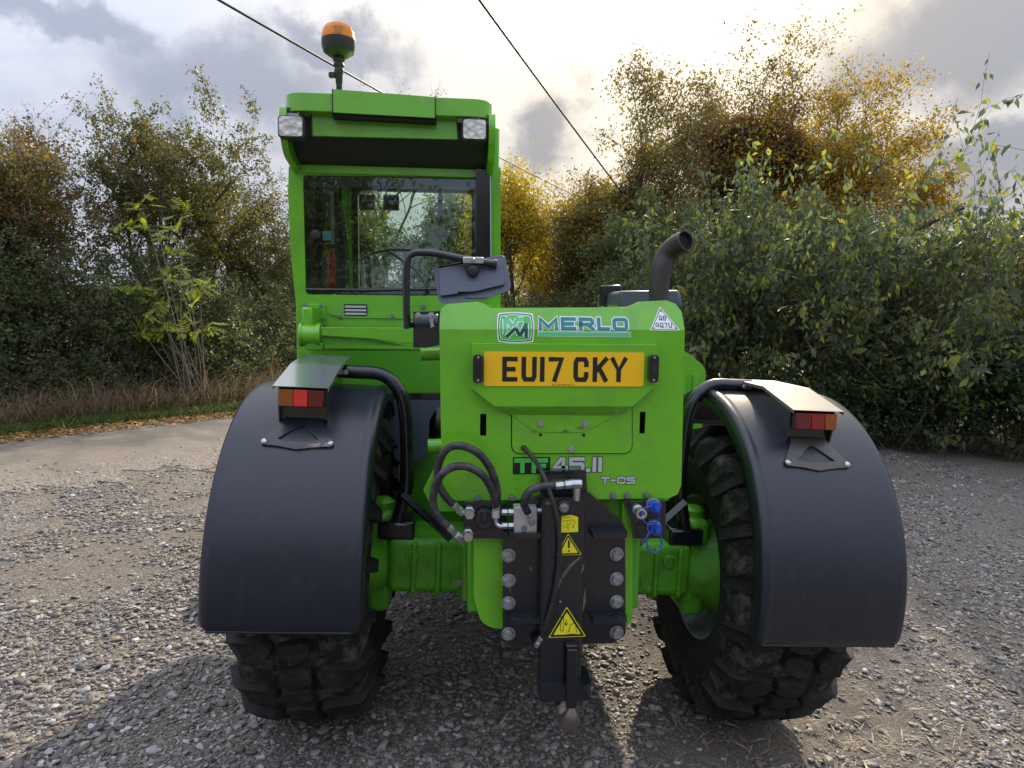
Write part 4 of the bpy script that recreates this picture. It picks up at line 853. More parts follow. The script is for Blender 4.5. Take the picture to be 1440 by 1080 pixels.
# triangular registration sticker
T3 = [xz(914, 464.5, 0), xz(956, 464.5, 0), xz(932, 431, 0)]
stk = lean(MB().plate(rpoly(T3, .002), -.0008, -.0002)).build('triangle_sticker', 'decal_white', panel, smooth=False)
c3 = np.mean(T3, 0); sc3 = lambda k: [tuple(c3+(np.array(q)-c3)*k) for q in T3]
lean(MB().plate(sc3(.90), -.0012, -.0009, [sc3(.83)])).build('sticker_border', 'decal_navy', stk, smooth=False)
for q in sc3(.74): MB_ = lean(MB().plate([(q[0]-.004, q[1]-.003), (q[0]+.004, q[1]-.003), (q[0]+.003, q[1]+.004), (q[0]-.003, q[1]+.004)], -.0012, -.0009)); MB_.build('sticker_mark', 'decal_grey', stk, smooth=False)
m = MB(); a = xz(928.5, 450.5, 0); word(m, 'Q8', a[0], a[1], .0105, .0155, .003, .0024, -.0013); a = xz(922.5, 460.5, 0); word(m, 'AQ7U', a[0], a[1], .0115, .0155, .003, .0024, -.0013); lean(m).build('sticker_letters', 'decal_navy', stk, smooth=False)
# model name
a = xz(721, 667, 0); b = xz(774, 642.5, 0); tf = flat('model_name', 'decal_black', panel, [rrect(a[0], a[1], b[0], b[1], .001)], -.0008)
m = MB(); word(m, 'TF', a[0]+.004, a[1]+.004, .055, b[1]-a[1]-.008, .003, .0145, -.0016, 0, {'T': 1.0, 'F': .98}); m.build('model_letters', 'decal_bright_green', tf, smooth=False)
wd = {'4': 1.0, '5': .98, '.': .34, 'I': .30}
for grw, yy, mt, nm in ((.0022, -.0008, 'decal_black', 'model_number_outline'), (0, -.0018, 'decal_silver', 'model_number')):
    m = MB(); q = xz(776, 664, 0); word(m, '45.II', q[0], q[1], .053, xz(776, 643, 0)[1]-q[1], .0035, .0125, yy, grw, wd); m.build(nm, mt, tf, smooth=False)
for grw, yy, mt, nm in ((.0016, -.0008, 'decal_black', 'variant_outline'), (0, -.0018, 'decal_silver', 'variant_letters')):
    m = MB(); q = xz(844.5, 680.5, 0); word(m, 'T-CS', q[0], q[1], .030, xz(844, 670.5, 0)[1]-q[1], .003, .0065, yy, grw, {'-': .6}); m.build(nm, mt, tf, smooth=False)
for px, py in ((672, 701), (720, 700.5), (862, 697), (882, 697), (909, 696)): B(px, py, -.003, r=.0085, mat='bolt_dark', parent=panel)

# ---- tow tower: back plate, ribs, box post, hook
YB = -.045
bp_out = rpoly([xz(*q, YB) for q in [(707, 752), (757, 700), (757, 745), (828, 745), (828, 692), (879, 737), (880, 893), (860, 905), (722, 908), (707, 900)]], .01)
bp_out = rpoly([xz(*q, YB) for q in [(707, 748), (728, 748), (742, 700), (828, 692), (879, 737), (880, 893), (862, 905), (722, 908), (707, 898)]], [.006, .006, .01, .01, .02, .012, .02, .02, .012])
tower = part(MB().plate(bp_out, YB, YB+.022), 'hitch_plate', 'black_steel', bevel=.003)
head = MB().plate(rpoly([xz(*q, -.03) for q in [(759, 722), (761, 663), (824, 661), (827, 722)]], [.004, .012, .012, .004]), -.032, -.012, [rrect(*xz(776, 687, -.03), *xz(812, 673, -.03), .006)]); head.build('hitch_head', 'black_steel', tower, bevel=.003)
for py, h_ in ((744, 20), (862, 26)):             # horizontal ribs with rounded noses
    for x0, x1, sd_ in ((713, 762, -1), (829, 878, 1)):
        yy = -.12; a = xz(x0, py, YB); b = xz(x1, py, YB); x0w, x1w = a[0], b[0]
        poly = rpoly([(x0w, YB-.001), (x1w, YB-.001), (x1w, YB-.055), (x0w, YB-.055)], [.0, .0, .025 if sd_ > 0 else .002, .002 if sd_ > 0 else .025])
        z0 = a[1]; MB().plate(poly, z0-.014, z0+.004, axes='xy').build('rib', 'black_steel', tower, bevel=.003)
for i, py in enumerate((781, 816, 848, 891)):
    B(715, py, YB-.002, r=.0175, h=.016, parent=tower); B(867, py-2, YB-.002, r=.0175, h=.016, parent=tower)
# box post in front
YP = -.115
x0, zt = xz(763, 701, YP); x1, _ = xz(824, 701, YP); zl = xz(790, 962, YP)[1]
post = MB()
def rect_ring(xa, xb, ya, yb, r): return rpoly([(xa, ya), (xb, ya), (xb, yb), (xa, yb)], r)
post.plate(rect_ring(x0, x1, YP, YB-.002, .012), zl, zt, [rect_ring(x0+.012, x1-.012, YP+.012, YB-.012, .006)], axes='xy'); post = post.build('tower_post', 'black_steel', TH, bevel=.002)
MB().box(x0+.013, x1-.013, YP+.013, YB-.013, zt-.03, zt-.02).build('post_cap', 'black_steel', post)
q = at(777, 719, YP); MB().lathe([(0, .0001), (0, .022), (-.010, .022), (-.016, .017), (-.016, .0001)], (x0+.066, YP, at(790, 712, YP)[2]), 'y', 20).build('hitch_pin', 'black_rubber', post)
bolt((x0+.066, YP-.016, at(790, 712, YP)[2]), r=.011, h=.008, mat='zinc_dull', parent=post)
bolt((x0+.062, YP-.001, at(797, 845, YP)[2]), r=.004, h=.006, mat='zinc', parent=post, washer=False)
# collar at the foot, latch bar, hook
ca, cb = xz(759, 985, YP-.02), xz(832, 960, YP-.02)
MB().plate(rect_ring(ca[0], cb[0], YP-.03, YB+.02, .022), ca[1], cb[1], [rect_ring(x0-.001, x1+.001, YP-.001, YB, .012)], axes='xy').build('collar', 'black_gloss', post, bevel=.003)
pl_, pr_ = xz(795, 903, YP), xz(809, 903, YP)
MB().box(pl_[0], pr_[0], YP-.044, YP-.031, xz(800, 996, YP-.04)[1], pl_[1]-.004).box(pl_[0]-.002, pr_[0]+.002, YP-.033, YP-.001, pl_[1]-.006, pl_[1]+.004).build('latch_bar', 'black_gloss', post, bevel=.003)
hb = at(800, 985, -.09); hk = [(hb[0]-.005, -.035, hb[2]+.02), (hb[0]-.004, -.05, hb[2]-.03), (hb[0]-.002, -.08, hb[2]-.068), (hb[0], -.115, hb[2]-.058), (hb[0]+.001, -.133, hb[2]-.022), (hb[0]+.002, -.137, hb[2]+.012)]
hp_ = spline(hk, 5); rr_ = np.interp(np.linspace(0, 1, len(hp_)), [0, .3, .55, .8, 1], [.033, .036, .034, .024, .007]); hook = MB().tube(hp_, list(rr_), 14).build('tow_hook', 'hook_steel', TH)
MB().box(hb[0]-.045, hb[0]+.035, -.075, -.015, hb[2]-.03, hb[2]+.08).build('hook_shank', 'black_steel', hook, bevel=.008)
# stickers on the post
YS = YP-.0008
lab = flat('diagram_label', 'decal_yellow', post, [pxpoly([(789, 749), (790, 726), (803, 724), (813, 727), (813, 748)], YS)], YS)
m = MB(); 
for a, b in (((791, 728), (803, 727)), ((791, 733), (807, 731)), ((807, 731), (809, 736)), ((798, 735), (799, 746)), ((799, 740), (803, 735)), ((791, 741), (797, 741)), ((803, 742), (807, 741)), ((807, 736), (807, 742))): stroke(m, [xz(*a, YS), xz(*b, YS)], .0013, YS-.0004)
m.build('diagram_lines', 'decal_black', lab, smooth=False)
for sc_p in ([(789, 811), (800, 795), (816, 782), (817, 784), (802, 799), (792, 813)], [(783, 822), (789, 812), (790, 815), (785, 828)], [(819, 795), (822, 792), (821, 802), (817, 806)], [(820, 845), (823, 826), (824, 846), (819, 862)], [(766, 706), (772, 704), (775, 709), (768, 710)]):
    flat('paint_scratch', 'hook_steel', post, [pxpoly(sc_p, YS)], YS)
def tri_sign(pts, inner):
    P = pxpoly(pts, YS); c = np.mean(P, 0); k = lambda s_: [tuple(c+(np.array(p)-c)*s_) for p in P]
    o = flat('warning_triangle', 'decal_yellow', post, [rpoly(k(1.0), .006)], YS)
    MB().plate(rpoly(k(.93), .006), YS-.0006, YS-.0001, [rpoly(k(.74), .004)]).build('triangle_border', 'decal_black', o, smooth=False)
    m = MB()
    for a, b, w in inner: stroke(m, [xz(*a, YS), xz(*b, YS)], w, YS-.0006-.0001*len(m.f))
    m.build('triangle_symbol', 'decal_black', o, smooth=False)
tri_sign([(782.5, 781), (818, 780), (799, 750)], [((800, 759.5), (800, 770.5), .006), ((800, 773.5), (800, 776), .005)])
tri_sign([(771, 897), (824, 895), (797, 853)], [((789, 866), (788, 887), .0016), ((793, 862), (792, 887), .0016), ((788, 887), (793, 887), .0016), ((796, 871), (796, 879), .0022), ((794, 876), (796, 879.5), .0018), ((798, 876), (796, 879.5), .0018), ((800, 888), (802, 878), .0016), ((802, 878), (809, 876), .0016), ((809, 876), (811, 890), .0016), ((796, 889), (801, 887), .0014), ((796, 892), (809, 891), .0014)])

# ---- hydraulics on the panel's foot
def hose(name, pts, r, mat='hose_rubber', parent=None, n=10):
    return MB().tube(spline([at(px, py, y) for px, py, y in pts], n), r, 12).build(name, mat, parent or TH)
def fitting(name, a, b, r, parent, mat='zinc', n=6):
    A, B_ = at(*a), at(*b); P = [A+(B_-A)*k for k in (0, .05, .45, .5, .55, .95, 1)]; return MB().tube(P, [r*.8, r, r, r*.72, r*1.1, r*1.1, r*.85], n).build(name, mat, parent)
lb = part(MB().plate(rpoly(pxpoly([(652, 706), (712, 706), (712, 757), (652, 757)], -.02), .006), -.022, -.012), 'coupling_bracket', 'black_steel', bevel=.002)
rb_ = part(MB().plate(rpoly(pxpoly([(876, 705), (936, 704), (936, 757), (890, 757), (888, 735)], -.02), .006), -.022, -.012), 'coupling_bracket', 'black_steel', bevel=.002)
q = at(681, 729, -.03); sock = MB().lathe([(0, .0001), (0, .034), (-.02, .034), (-.026, .030), (-.026, .0001)], (q[0], -.022, q[2]), 'y', 24).build('trailer_socket', 'black_rubber', TH, bevel=.002)
MB().box(q[0]-.010, q[0]+.010, -.056, -.048, q[2]-.005, q[2]+.032).build('socket_lid', 'black_rubber', sock, bevel=.003)
hA = hose('hydraulic_hose', [(698, 708, -.06), (699, 690, -.08), (690, 660, -.10), (672, 637, -.11), (648, 627, -.11), (628, 632, -.10), (616, 655, -.09), (617, 680, -.08), (626, 697, -.075), (637, 709, -.07)], .0125)
hB = hose('hydraulic_hose', [(697, 712, -.075), (692, 690, -.10), (678, 668, -.12), (655, 656, -.125), (632, 659, -.12), (615, 676, -.11), (609, 705, -.10), (616, 726, -.095), (630, 740, -.09)], .0125)
fitting('hose_end', (637, 709, -.07), (651, 722, -.055), .0125, hA); fitting('hose_end', (630, 740, -.09), (651, 761, -.06), .0125, hB)
for px, py in ((660, 718), (658, 749)):
    q = at(px, py, -.03); MB().lathe([(0, .017), (-.020, .017), (-.022, .013), (-.040, .013), (-.042, .016), (-.055, .016), (-.055, .0001)], (q[0], -.022, q[2]), 'y', 6).build('coupler', 'zinc', lb)
fitting('hose_end', (698, 704, -.06), (697, 729, -.065), .0125, hA, 'aluminium', 10)
MB().tube(spline([at(697, 729, -.065), at(698, 736, -.065), at(703, 740, -.07), at(708, 740, -.07)], 5), .007, 10).build('hose_elbow', 'zinc', hB)
blk = part(MB().plate(pxpoly([(723, 714), (755, 714), (755, 755), (723, 755)], -.085), -.085, -.035), 'valve_block', 'aluminium', bevel=.0015)
q = at(737, 743, -.086); MB().lathe([(0, .0001), (0, .0105)], tuple(q), 'y', 16).build('port', 'bolt_dark', blk)
for py in (720, 739): fitting('port_fitting', (705, py, -.062), (723, py, -.062), .0105, blk)
fitting('port_fitting', (755, 718, -.062), (767, 718, -.062), .010, blk)
hC = hose('hydraulic_hose', [(742, 720, -.100), (737, 708, -.125), (741, 695, -.14), (752, 687, -.14), (768, 683, -.135), (780, 683, -.13)], .0125)
fitting('hose_end', (742, 719, -.100), (749, 737, -.089), .011, hC); fitting('hose_end', (780, 683, -.13), (806, 680, -.125), .0125, hC); 
q = at(811, 680, -.125); MB().lathe([(-.016, .0145), (.016, .0145)], tuple(q), 'x', 6, True).build('hose_elbow', 'zinc', hC, bevel=.002)
q = at(811, 691, -.115); MB().lathe([(-.03, .012), (.012, .012)], tuple(q), 'z', 6, True).build('hose_elbow', 'zinc', hC, bevel=.002)
cb_ = hose('sensor_cable', [(735, 629, -.006), (739, 632, -.02), (752, 647, -.05), (764, 668, -.12), (774, 695, -.145), (783, 726, -.150), (787, 760, -.150), (786, 795, -.145), (780, 835, -.14), (770, 872, -.13), (763, 893, -.11), (757, 904, -.10)], [ .0075]*(11*10+1), 'black_rubber')
fitting('cable_end', (762, 896, -.11), (754, 909, -.095), .009, cb_)
part(MB().lathe([(-.012, .026), (0, .028), (.012, .026)], tuple(at(760, 905, -.075)), 'y', 20, True), 'cable_lug', 'black_steel')
# quick couplers with blue dust caps
q = at(897, 717, -.04); cpl = MB().lathe([(0, .017), (-.018, .017), (-.02, .013), (-.045, .0135), (-.05, .018), (-.065, .018), (-.066, .011), (-.05, .0001)], (q[0], -.022, q[2]), 'y', 16).build('quick_coupler', 'zinc', TH)
for px, py, lp in ((921, 713, [(914, 712), (904, 716), (902, 726), (910, 737), (920, 736), (927, 728), (926, 719)]), (922, 744, [(914, 748), (909, 757), (912, 772), (921, 777), (929, 770), (930, 757), (927, 748)])):
    q = at(px, py, -.05); o = MB().lathe([(0, .020), (-.010, .020), (-.012, .022), (-.030, .022), (-.036, .018), (-.036, .009), (-.058, .009), (-.06, .0001)], (q[0], -.024, q[2]), 'y', 18).build('dust_cap', 'blue_plastic', TH)
    MB().lathe([(.002, .024), (-.010, .024), (-.011, .020)], (q[0], -.024, q[2]), 'y', 18).build('cap_collar', 'zinc', o)
    MB().tube(spline([at(a, b, -.075-.01*math.sin(i)) for i, (a, b) in enumerate(lp)], 6), .0028, 6).build('cap_cord', 'blue_plastic', o)

# ---- chassis between the wheels
part(MB().plate(rpoly(pxpoly([(666, 704), (708, 704), (708, 882), (690, 881), (676, 872), (666, 840)], .03), [0, 0, 0, .02, .02, .03]), .02, .045), 'chassis_plate', 'green_paint', bevel=.004)
part(MB().plate(pxpoly([(874, 704), (889, 704), (889, 868), (880, 880), (874, 880)], .03), .02, .045), 'chassis_plate', 'green_paint', bevel=.004)
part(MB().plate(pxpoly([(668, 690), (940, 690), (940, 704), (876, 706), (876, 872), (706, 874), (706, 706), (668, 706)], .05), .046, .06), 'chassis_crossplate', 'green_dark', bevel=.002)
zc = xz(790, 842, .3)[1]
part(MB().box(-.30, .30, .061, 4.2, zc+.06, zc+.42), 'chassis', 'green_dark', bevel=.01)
# axle (swings with the ground)
for s_, xa, xb in ((-1, -.62, -.262), (1, .292, .66)):
    h0, h1 = AX_Z-.095, AX_Z+.135
    m = MB().box(xa, xb, AX_Y-.14, AX_Y+.14, h0, h1); ax = part(m, 'axle_housing', 'green_casting', bevel=.03, seg=4, tl=True)
    for k in range(3):
        x = xa+(xb-xa)*(.30+.28*k); MB().box(x-.012, x+.012, AX_Y-.155, AX_Y+.155, h0+.006, h1-.012).build('casting_rib', 'green_casting', ax, bevel=.008, tl=True)
        MB().box(x-.02, x+.02, AX_Y-.12, AX_Y-.03, h0-.014, h0+.01).build('casting_foot', 'green_casting', ax, bevel=.004, tl=True)
    MB().box((xa if s_ > 0 else xb-.05)+(0 if s_ > 0 else 0), (xa+.05 if s_ > 0 else xb), AX_Y-.175, AX_Y+.16, h0-.012, h1+.02).build('axle_flange', 'green_paint', ax, bevel=.004, tl=True)
    xm = xa+.10 if s_ < 0 else xb-.10
    MB().lathe([(0, .030), (-.010, .028), (-.012, .018), (-.004, .016), (-.004, .0001)], (xm, AX_Y-.141, h1-.07), 'y', 20).build('casting_boss', 'green_casting', ax, tl=True)
    # cast lettering reduced to raised bars
    m = MB(); lx = xa+(xb-xa)*(.62 if s_ < 0 else .30); stroke(m, [(lx, h0+.05), (lx, h0+.10), (lx+.02, h0+.07), (lx+.04, h0+.10), (lx+.04, h0+.05)], .006, AX_Y-.1425); m.build('casting_mark', 'green_casting', ax, tl=True, solid=.004)
    xk = xa if s_ < 0 else xb                     # swivel yoke and hub
    MB().lathe([(0, .10), (s_*.03, .135), (s_*.10, .16), (s_*.16, .20), (s_*.20, .21), (s_*.23, .20), (s_*.23, .001)], (xk-.02*s_, AX_Y, AX_Z), 'x', 32).build('hub', 'green_casting', ax, tl=True)
    MB().box(min(xk-.01*s_, xk+.09*s_), max(xk-.01*s_, xk+.09*s_), AX_Y-.10, AX_Y+.10, AX_Z-.20, AX_Z+.23).build('swivel_yoke', 'green_casting', ax, bevel=.03, seg=3, tl=True)
    MB().lathe([(-.0, .05), (.03, .05), (.045, .03), (.045, .001)], (xk+.04*s_, AX_Y, AX_Z+.225), 'z', 20).build('kingpin_cap', 'green_casting', ax, tl=True)
    bolt((xa+.012 if s_ > 0 else xb-.062, AX_Y-.176, AX_Z-.03), r=.010, mat='zinc_dull', parent=ax, tl=True)

# ---- wheels
def tyre_mesh(width=.46, R=.592):
    m = MB(); hw_ = width/2
    prof = [(-.185, .31), (-.205, .33), (-.222, .40), (-.230, .46), (-.226, .515), (-.212, .556), (-.185, .578), (-.12, .589), (0, .592), (.12, .589), (.185, .578), (.212, .556), (.226, .515), (.230, .46), (.222, .40), (.205, .33), (.185, .31)]
    m.lathe(prof, (0, 0, 0), 'x', 72)
    pu = np.array([p[0] for p in prof[3:-3]]); pr = np.array([p[1] for p in prof[3:-3]])
    # arc length coordinate across the tread so that lugs can run over the shoulder
    seg = np.hypot(np.diff(pu), np.diff(pr)); sl = np.concatenate([[0], np.cumsum(seg)]); sl -= sl[-1]/2
    def surf(s_, a, h):
        u = np.interp(s_, sl, pu); r = np.interp(s_, sl, pr); e = .004; du = np.interp(s_+e, sl, pu)-np.interp(s_-e, sl, pu); dr = np.interp(s_+e, sl, pr)-np.interp(s_-e, sl, pr); n = np.hypot(du, dr)
        uu, r2 = u-dr/n*h, r+du/n*h
        return (uu, r2*math.cos(a), r2*math.sin(a))
    def lug(poly, h=.036):
        """poly in (across, along) metres; a block with drafted sides"""
        P = rpoly(poly, .010, 2); c = np.mean(P, 0); n = len(P); v = []
        for s_, k in ((1.05, -.004), (1.0, h-.005), (.965, h)):
            for p in P:
                q = c+(np.array(p)-c)*s_; v.append(surf(q[0], q[1]/.60, k))
        cen = len(v); v.append(surf(c[0], c[1]/.60, h))
        f = [(a*n+i, a*n+(i+1) % n, (a+1)*n+(i+1) % n, (a+1)*n+i) for a in (0, 1) for i in range(n)]+[(2*n+i, 2*n+(i+1) % n, cen) for i in range(n)]
        m.add(v, f)
    N = 18; L = 2*PI*.60/N
    for k in range(N):
        y = k*L; j = lambda a=.004: random.uniform(-a, a)
        lug([(-.285, y+.030), (-.20, y+.010), (-.105, y-.012), (-.072, y+.020+j()), (-.090, y+.070), (-.16, y+.088), (-.285, y+.082)])
        y2 = y+L*.5
        lug([(.285, y2+.030), (.20, y2+.010), (.105, y2-.012), (.072, y2+.020+j()), (.090, y2+.070), (.16, y2+.088), (.285, y2+.082)])
        lug([(-.058, y+.055), (-.050, y+.012), (.004, y+.004), (.052, y+.026+j()), (.052, y+.072), (-.01, y+.086)])
        lug([(-.050, y+.098), (.010, y+.104), (.055, y+.120), (.050, y+.160+j()), (-.004, y+.182), (-.056, y+.150)], .034)
    me = bpy.data.meshes.new('tyre'); me.from_pydata(m.v, [], m.f)
    me.polygons.foreach_set('use_smooth', np.ones(len(me.polygons), bool)); me.set_sharp_from_angle(angle=math.radians(32)); me.materials.append(MATS['tyre_rubber']); me.materials.append(MATS['tyre_dust'])
    nb = 72*(len(prof)-1); me.polygons.foreach_set('material_index', np.array([1 if i < nb and 3 <= i//72 <= 12 else 0 for i in range(len(me.polygons))], np.int32)); return me
def rim_mesh():
    m = MB().lathe([(-.188, .33), (-.192, .322), (-.185, .305), (-.15, .298), (-.13, .285), (.02, .280), (.06, .25), (.07, .15), (.06, .001)], (0, 0, 0), 'x', 48)
    m.lathe([(.188, .33), (.192, .322), (.185, .305), (.15, .298), (.13, .285), (.02, .280)], (0, 0, 0), 'x', 48)
    me = bpy.data.meshes.new('rim'); me.from_pydata(m.v, [], m.f); me.polygons.foreach_set('use_smooth', np.ones(len(me.polygons), bool)); me.set_sharp_from_angle(angle=math.radians(35)); me.materials.append(MATS['rim_steel']); return me
TY, RM = tyre_mesh(), rim_mesh()
def wheel(x, y, z, spin, flip, lean_):
    c = (x, y, z)
    if lean_: c = tuple(tilt(np.array(c)))
    w = empty('wheel', c, TH)
    for nm, me in (('tyre', TY), ('rim', RM)):
        o = bpy.data.objects.new(nm, me); col.objects.link(o); o.parent = w; o.rotation_euler = (spin, 0, 0)
        o.scale = (-1 if flip else 1, 1, 1)
    w.rotation_euler = (0, TILT if lean_ else 0, 0)
wheel(-.885, AX_Y, AX_Z, .3, True, True); wheel(.915, AX_Y, AX_Z, .72, False, True)
fz = lambda x: float(gh(x, 3.55))+.612
wheel(-.90, 3.55, fz(-.9), 1.1, True, False); wheel(.92, 3.55, fz(.9), .5, False, False)
part(MB().box(-.66, .66, 3.43, 3.67, .44, .66), 'front_axle', 'green_casting', bevel=.03)

# ---- mudguards
def mudguard(x_in, x_out, cy_, cz_, R, a0, a1):
    """a0..a1 in degrees from the top, positive to the rear"""
    sg = 1 if x_out > x_in else -1; A = np.radians(np.concatenate([np.linspace(a0, a1-4, 44), np.linspace(a1-3.4, a1, 12)])); n = len(A); w = abs(x_out-x_in)
    cross = [(0, -.060), (0, -.030), (.002, -.010), (.008, -.001), (.018, .004), (.028, .004), (.036, .0), (.05, -.001), (w*.5, .002), (w-.045, .0), (w-.02, -.006), (w-.006, -.020), (w, -.045), (w, -.075)]
    m = MB(); v = []
    for i, a in enumerate(A):
        e = (A[-1]-a)*R; k = max(0, 1-e/.035); ins = .030*(1-math.sqrt(max(0, 1-k*k))); tuck = .012*k*k
        for u, d in cross:
            uu = min(max(u, ins), w-ins); r = R+d-tuck
            v.append((x_in+sg*uu, cy_-r*math.sin(a), cz_+r*math.cos(a)))
    c = len(cross); f = [(i*c+j, i*c+j+1, (i+1)*c+j+1, (i+1)*c+j) for i in range(n-1) for j in range(c-1)]
    m.add(v, f); o = part(m, 'mudguard', 'fender_plastic', solid=.006, tl=True)
    lip = [tuple((x_in+sg*(.028+(w-.056)*k/12), cy_-(R-.009)*math.sin(A[-1]), cz_+(R-.009)*math.cos(A[-1]))) for k in range(13)]
    MB().tube(lip, .006, 8).build('mudguard_lip', 'fender_plastic', o, tl=True)
    return o
MG = {}
MG['l'] = (-.650, -1.172, .630, .660, .662, -48, 97); MG['r'] = (.692, 1.232, .640, .690, .678, -48, 102)
mgl = mudguard(*MG['l']); mgr = mudguard(*MG['r'])
def on_guard(side, u, a, lift):
    x_in, x_out, cy_, cz_, R, *_ = MG[side]; a = math.radians(a); return np.array((x_in+(x_out-x_in)*u, cy_-(R+lift)*math.sin(a), cz_+(R+lift)*math.cos(a)))
def lamp_unit(side, phi, worn, up_):
    """foot plate on the mudguard, upright box with the three-colour lamp, sheet hood above, tube to the axle"""
    mt = 'bracket_worn' if worn else 'bracket_steel'; guard = mgl if side == 'l' else mgr; flip = 1 if side == 'l' else -1
    # foot plate: outline across the guard (x) and along the arc (angle)
    cxu = .50 if side == 'l' else .47; x_in, x_out, cy_, cz_, R, *_ = MG[side]; cx = x_in+(x_out-x_in)*cxu
    F2 = [(-.125, .0), (-.118, -.014), (-.07, -.017), (0, -.030), (.07, -.017), (.118, -.014), (.125, .0), (.118, .012), (.074, .088), (.068, .115), (-.068, .115), (-.074, .088), (-.118, .012)]
    hole_ = [(-.072, .012), (-.03, .003), (.03, .003), (.072, .012), (.008, .076), (-.008, .076)]
    def wrap(p, lift): a = math.radians(phi)-p[1]/R; return (cx+p[0], cy_-(R+lift)*math.sin(a), cz_+(R+lift)*math.cos(a))
    loops = [rpoly(F2, .006, 3), rpoly(hole_, .006, 3)]; flat_ = [q for l in loops for q in l]; n = len(flat_)
    tri = tessellate_polygon([[Vector((a, b, 0)) for a, b in l] for l in loops]); v = [wrap(p, .012) for p in flat_]+[wrap(p, .005) for p in flat_]
    f = [tuple(q) for q in tri]+[tuple(i+n for i in q) for q in tri]; k = 0
    for l in loops: mm = len(l); f += [(k+i, k+(i+1) % mm, n+k+(i+1) % mm, n+k+i) for i in range(mm)]; k += mm
    foot = part(MB().add(v, f), 'lamp_bracket', mt, tl=True, smooth=False)
    for sx in (-.112, .112):
        q = tilt(np.array(wrap((sx, -.002), .013))); o = MB().lathe([(0, .012), (-.004, .0105), (-.007, .006), (-.008, .0001)], (0, 0, 0), 'y', 16).build('dome_bolt', 'zinc', foot); o.location = q; o.rotation_euler = (-(PI/2-math.radians(phi))*.9, 0, 0)
    # upright box behind the lamp, standing on the guard
    top = wrap((0, .112), .0); y_f = top[1]-.026; zb_ = top[2]-.005
    lz0 = zb_+up_; lz1 = lz0+.068; w2 = .083
    m = MB(); gz = lambda a: cz_+(R+.004)*math.cos(math.radians(a)); gy = lambda a: cy_-(R+.004)*math.sin(math.radians(a))
    side_poly = [(y_f, lz1+.006), (y_f, lz0), (y_f+.018, zb_-.008)]+[(gy(a), gz(a)) for a in np.linspace(phi-6, 4, 8)]+[(cy_-.02, lz1+.052), (y_f+.22, lz1+.052)]
    for sx in (-w2, w2): MB().plate(side_poly, cx+sx-.0025, cx+sx+.0025, axes='yz').build('bracket_side', 'black_gloss', foot, tl=True)
    MB().box(cx-w2+.003, cx+w2-.003, y_f+.028, y_f+.032, zb_-.02, lz1+.004).build('bracket_back', 'black_gloss', foot, tl=True)
    # lamp
    lm = part(MB().box(cx-w2+.004, cx+w2-.004, y_f-.012, y_f+.027, lz0, lz1), 'tail_lamp', 'black_rubber', bevel=.004, tl=True)
    xs = [(-w2+.006, -.027, 'lens_amber'), (-.0255, .0225, 'lens_bright_red'), (.024, w2-.006, 'lens_dark_red')]
    if side == 'r': xs = [(-w2+.006, -.020, 'lens_dark_red'), (-.0185, .032, 'lens_red'), (.0335, w2-.006, 'lens_amber')]
    for a, b, mt2 in xs: MB().box(cx+a, cx+b, y_f-.034, y_f-.0125, lz0+.004, lz1-.004).build('lamp_lens', mt2, lm, bevel=.003, tl=True)
    # hood
    hm = 'shield_steel' if side == 'l' else 'shield_grey'; ov = .012
    yk = y_f+.22; prof = [(y_f-.040, lz1+.006), (yk, lz1+.064), (cy_+.08, lz1+.064 if side == 'r' else lz1+.085)]
    m = MB(); v = [(cx+sx, a, b) for a, b in prof for sx in (-w2-ov, w2+ov)]; v += [(cx+sx, a, b-.012) for a, b in prof for sx in (-w2-ov, w2+ov)]
    m.add(v, [(0, 1, 3, 2), (2, 3, 5, 4), (0, 2, 8, 6), (2, 4, 10, 8), (1, 7, 9, 3), (3, 9, 11, 5)]); hood = part(m, 'lamp_hood', hm, solid=.003, tl=True, smooth=False)
    # tube from the hood to the axle
    xt = cx+flip*(w2+.0); yt = cy_-.01; zt_ = lz1+.03 if side == 'l' else lz1+.045
    xi = x_in+flip*.075; pth = [(xt-flip*.03, yt, zt_), (xt+flip*.05, yt, zt_), (x_in-flip*.03, yt, zt_-.005), (x_in+flip*.035, yt-.01, zt_-.05), (xi, yt-.02, zt_-.15), (xi+flip*.02, yt-.04, zt_-.40), (xi+flip*.012, yt-.05, zt_-.50), (xi-flip*.035, yt-.03, AX_Z+.13)]
    tb = part(MB().tube(spline(pth, 8), .0275, 14), 'support_tube', 'black_tube', tl=True)
    bolt(tuple(tilt(np.array((xt+flip*.012, yt-.028, zt_)))), r=.008, mat='zinc', parent=tb)
    # bracing on the axle
    MB().box(min(xi-flip*.09, xi+flip*.06), max(xi-flip*.09, xi+flip*.06), AX_Y-.13, AX_Y+.05, AX_Z+.125, AX_Z+.20).build('tube_clamp', 'black_steel', tb, bevel=.012, tl=True)
    MB().tube([(xi+flip*.005, AX_Y-.13, AX_Z+.32), (xi+flip*.21, AX_Y-.20, AX_Z+.16)], .018, 4).build('tube_brace', 'black_steel', tb, tl=True)
    return foot
lamp_unit('l', 41.0, True, .062); lamp_unit('r', 46.5, False, .052)

# ---- cab
YC = 1.05
cl, cr = xz(407, 300, YC)[0], xz(704, 300, YC)[0]
CF = 2.62                                         # front of the cab
win = rpoly(pxpoly([(426, 246), (690, 250), (690, 417), (430, 414)], YC), .02)
frame_out = pxpoly([(406, 234), (405, 270), (408, 340), (413, 400), (421, 460), (427, 500), (430, 553), (640, 553), (704, 553), (704, 236)], YC)
cabf = part(MB().plate(frame_out, YC, YC+.07, [win]), 'cab', 'green_paint', bevel=.018, seg=4)
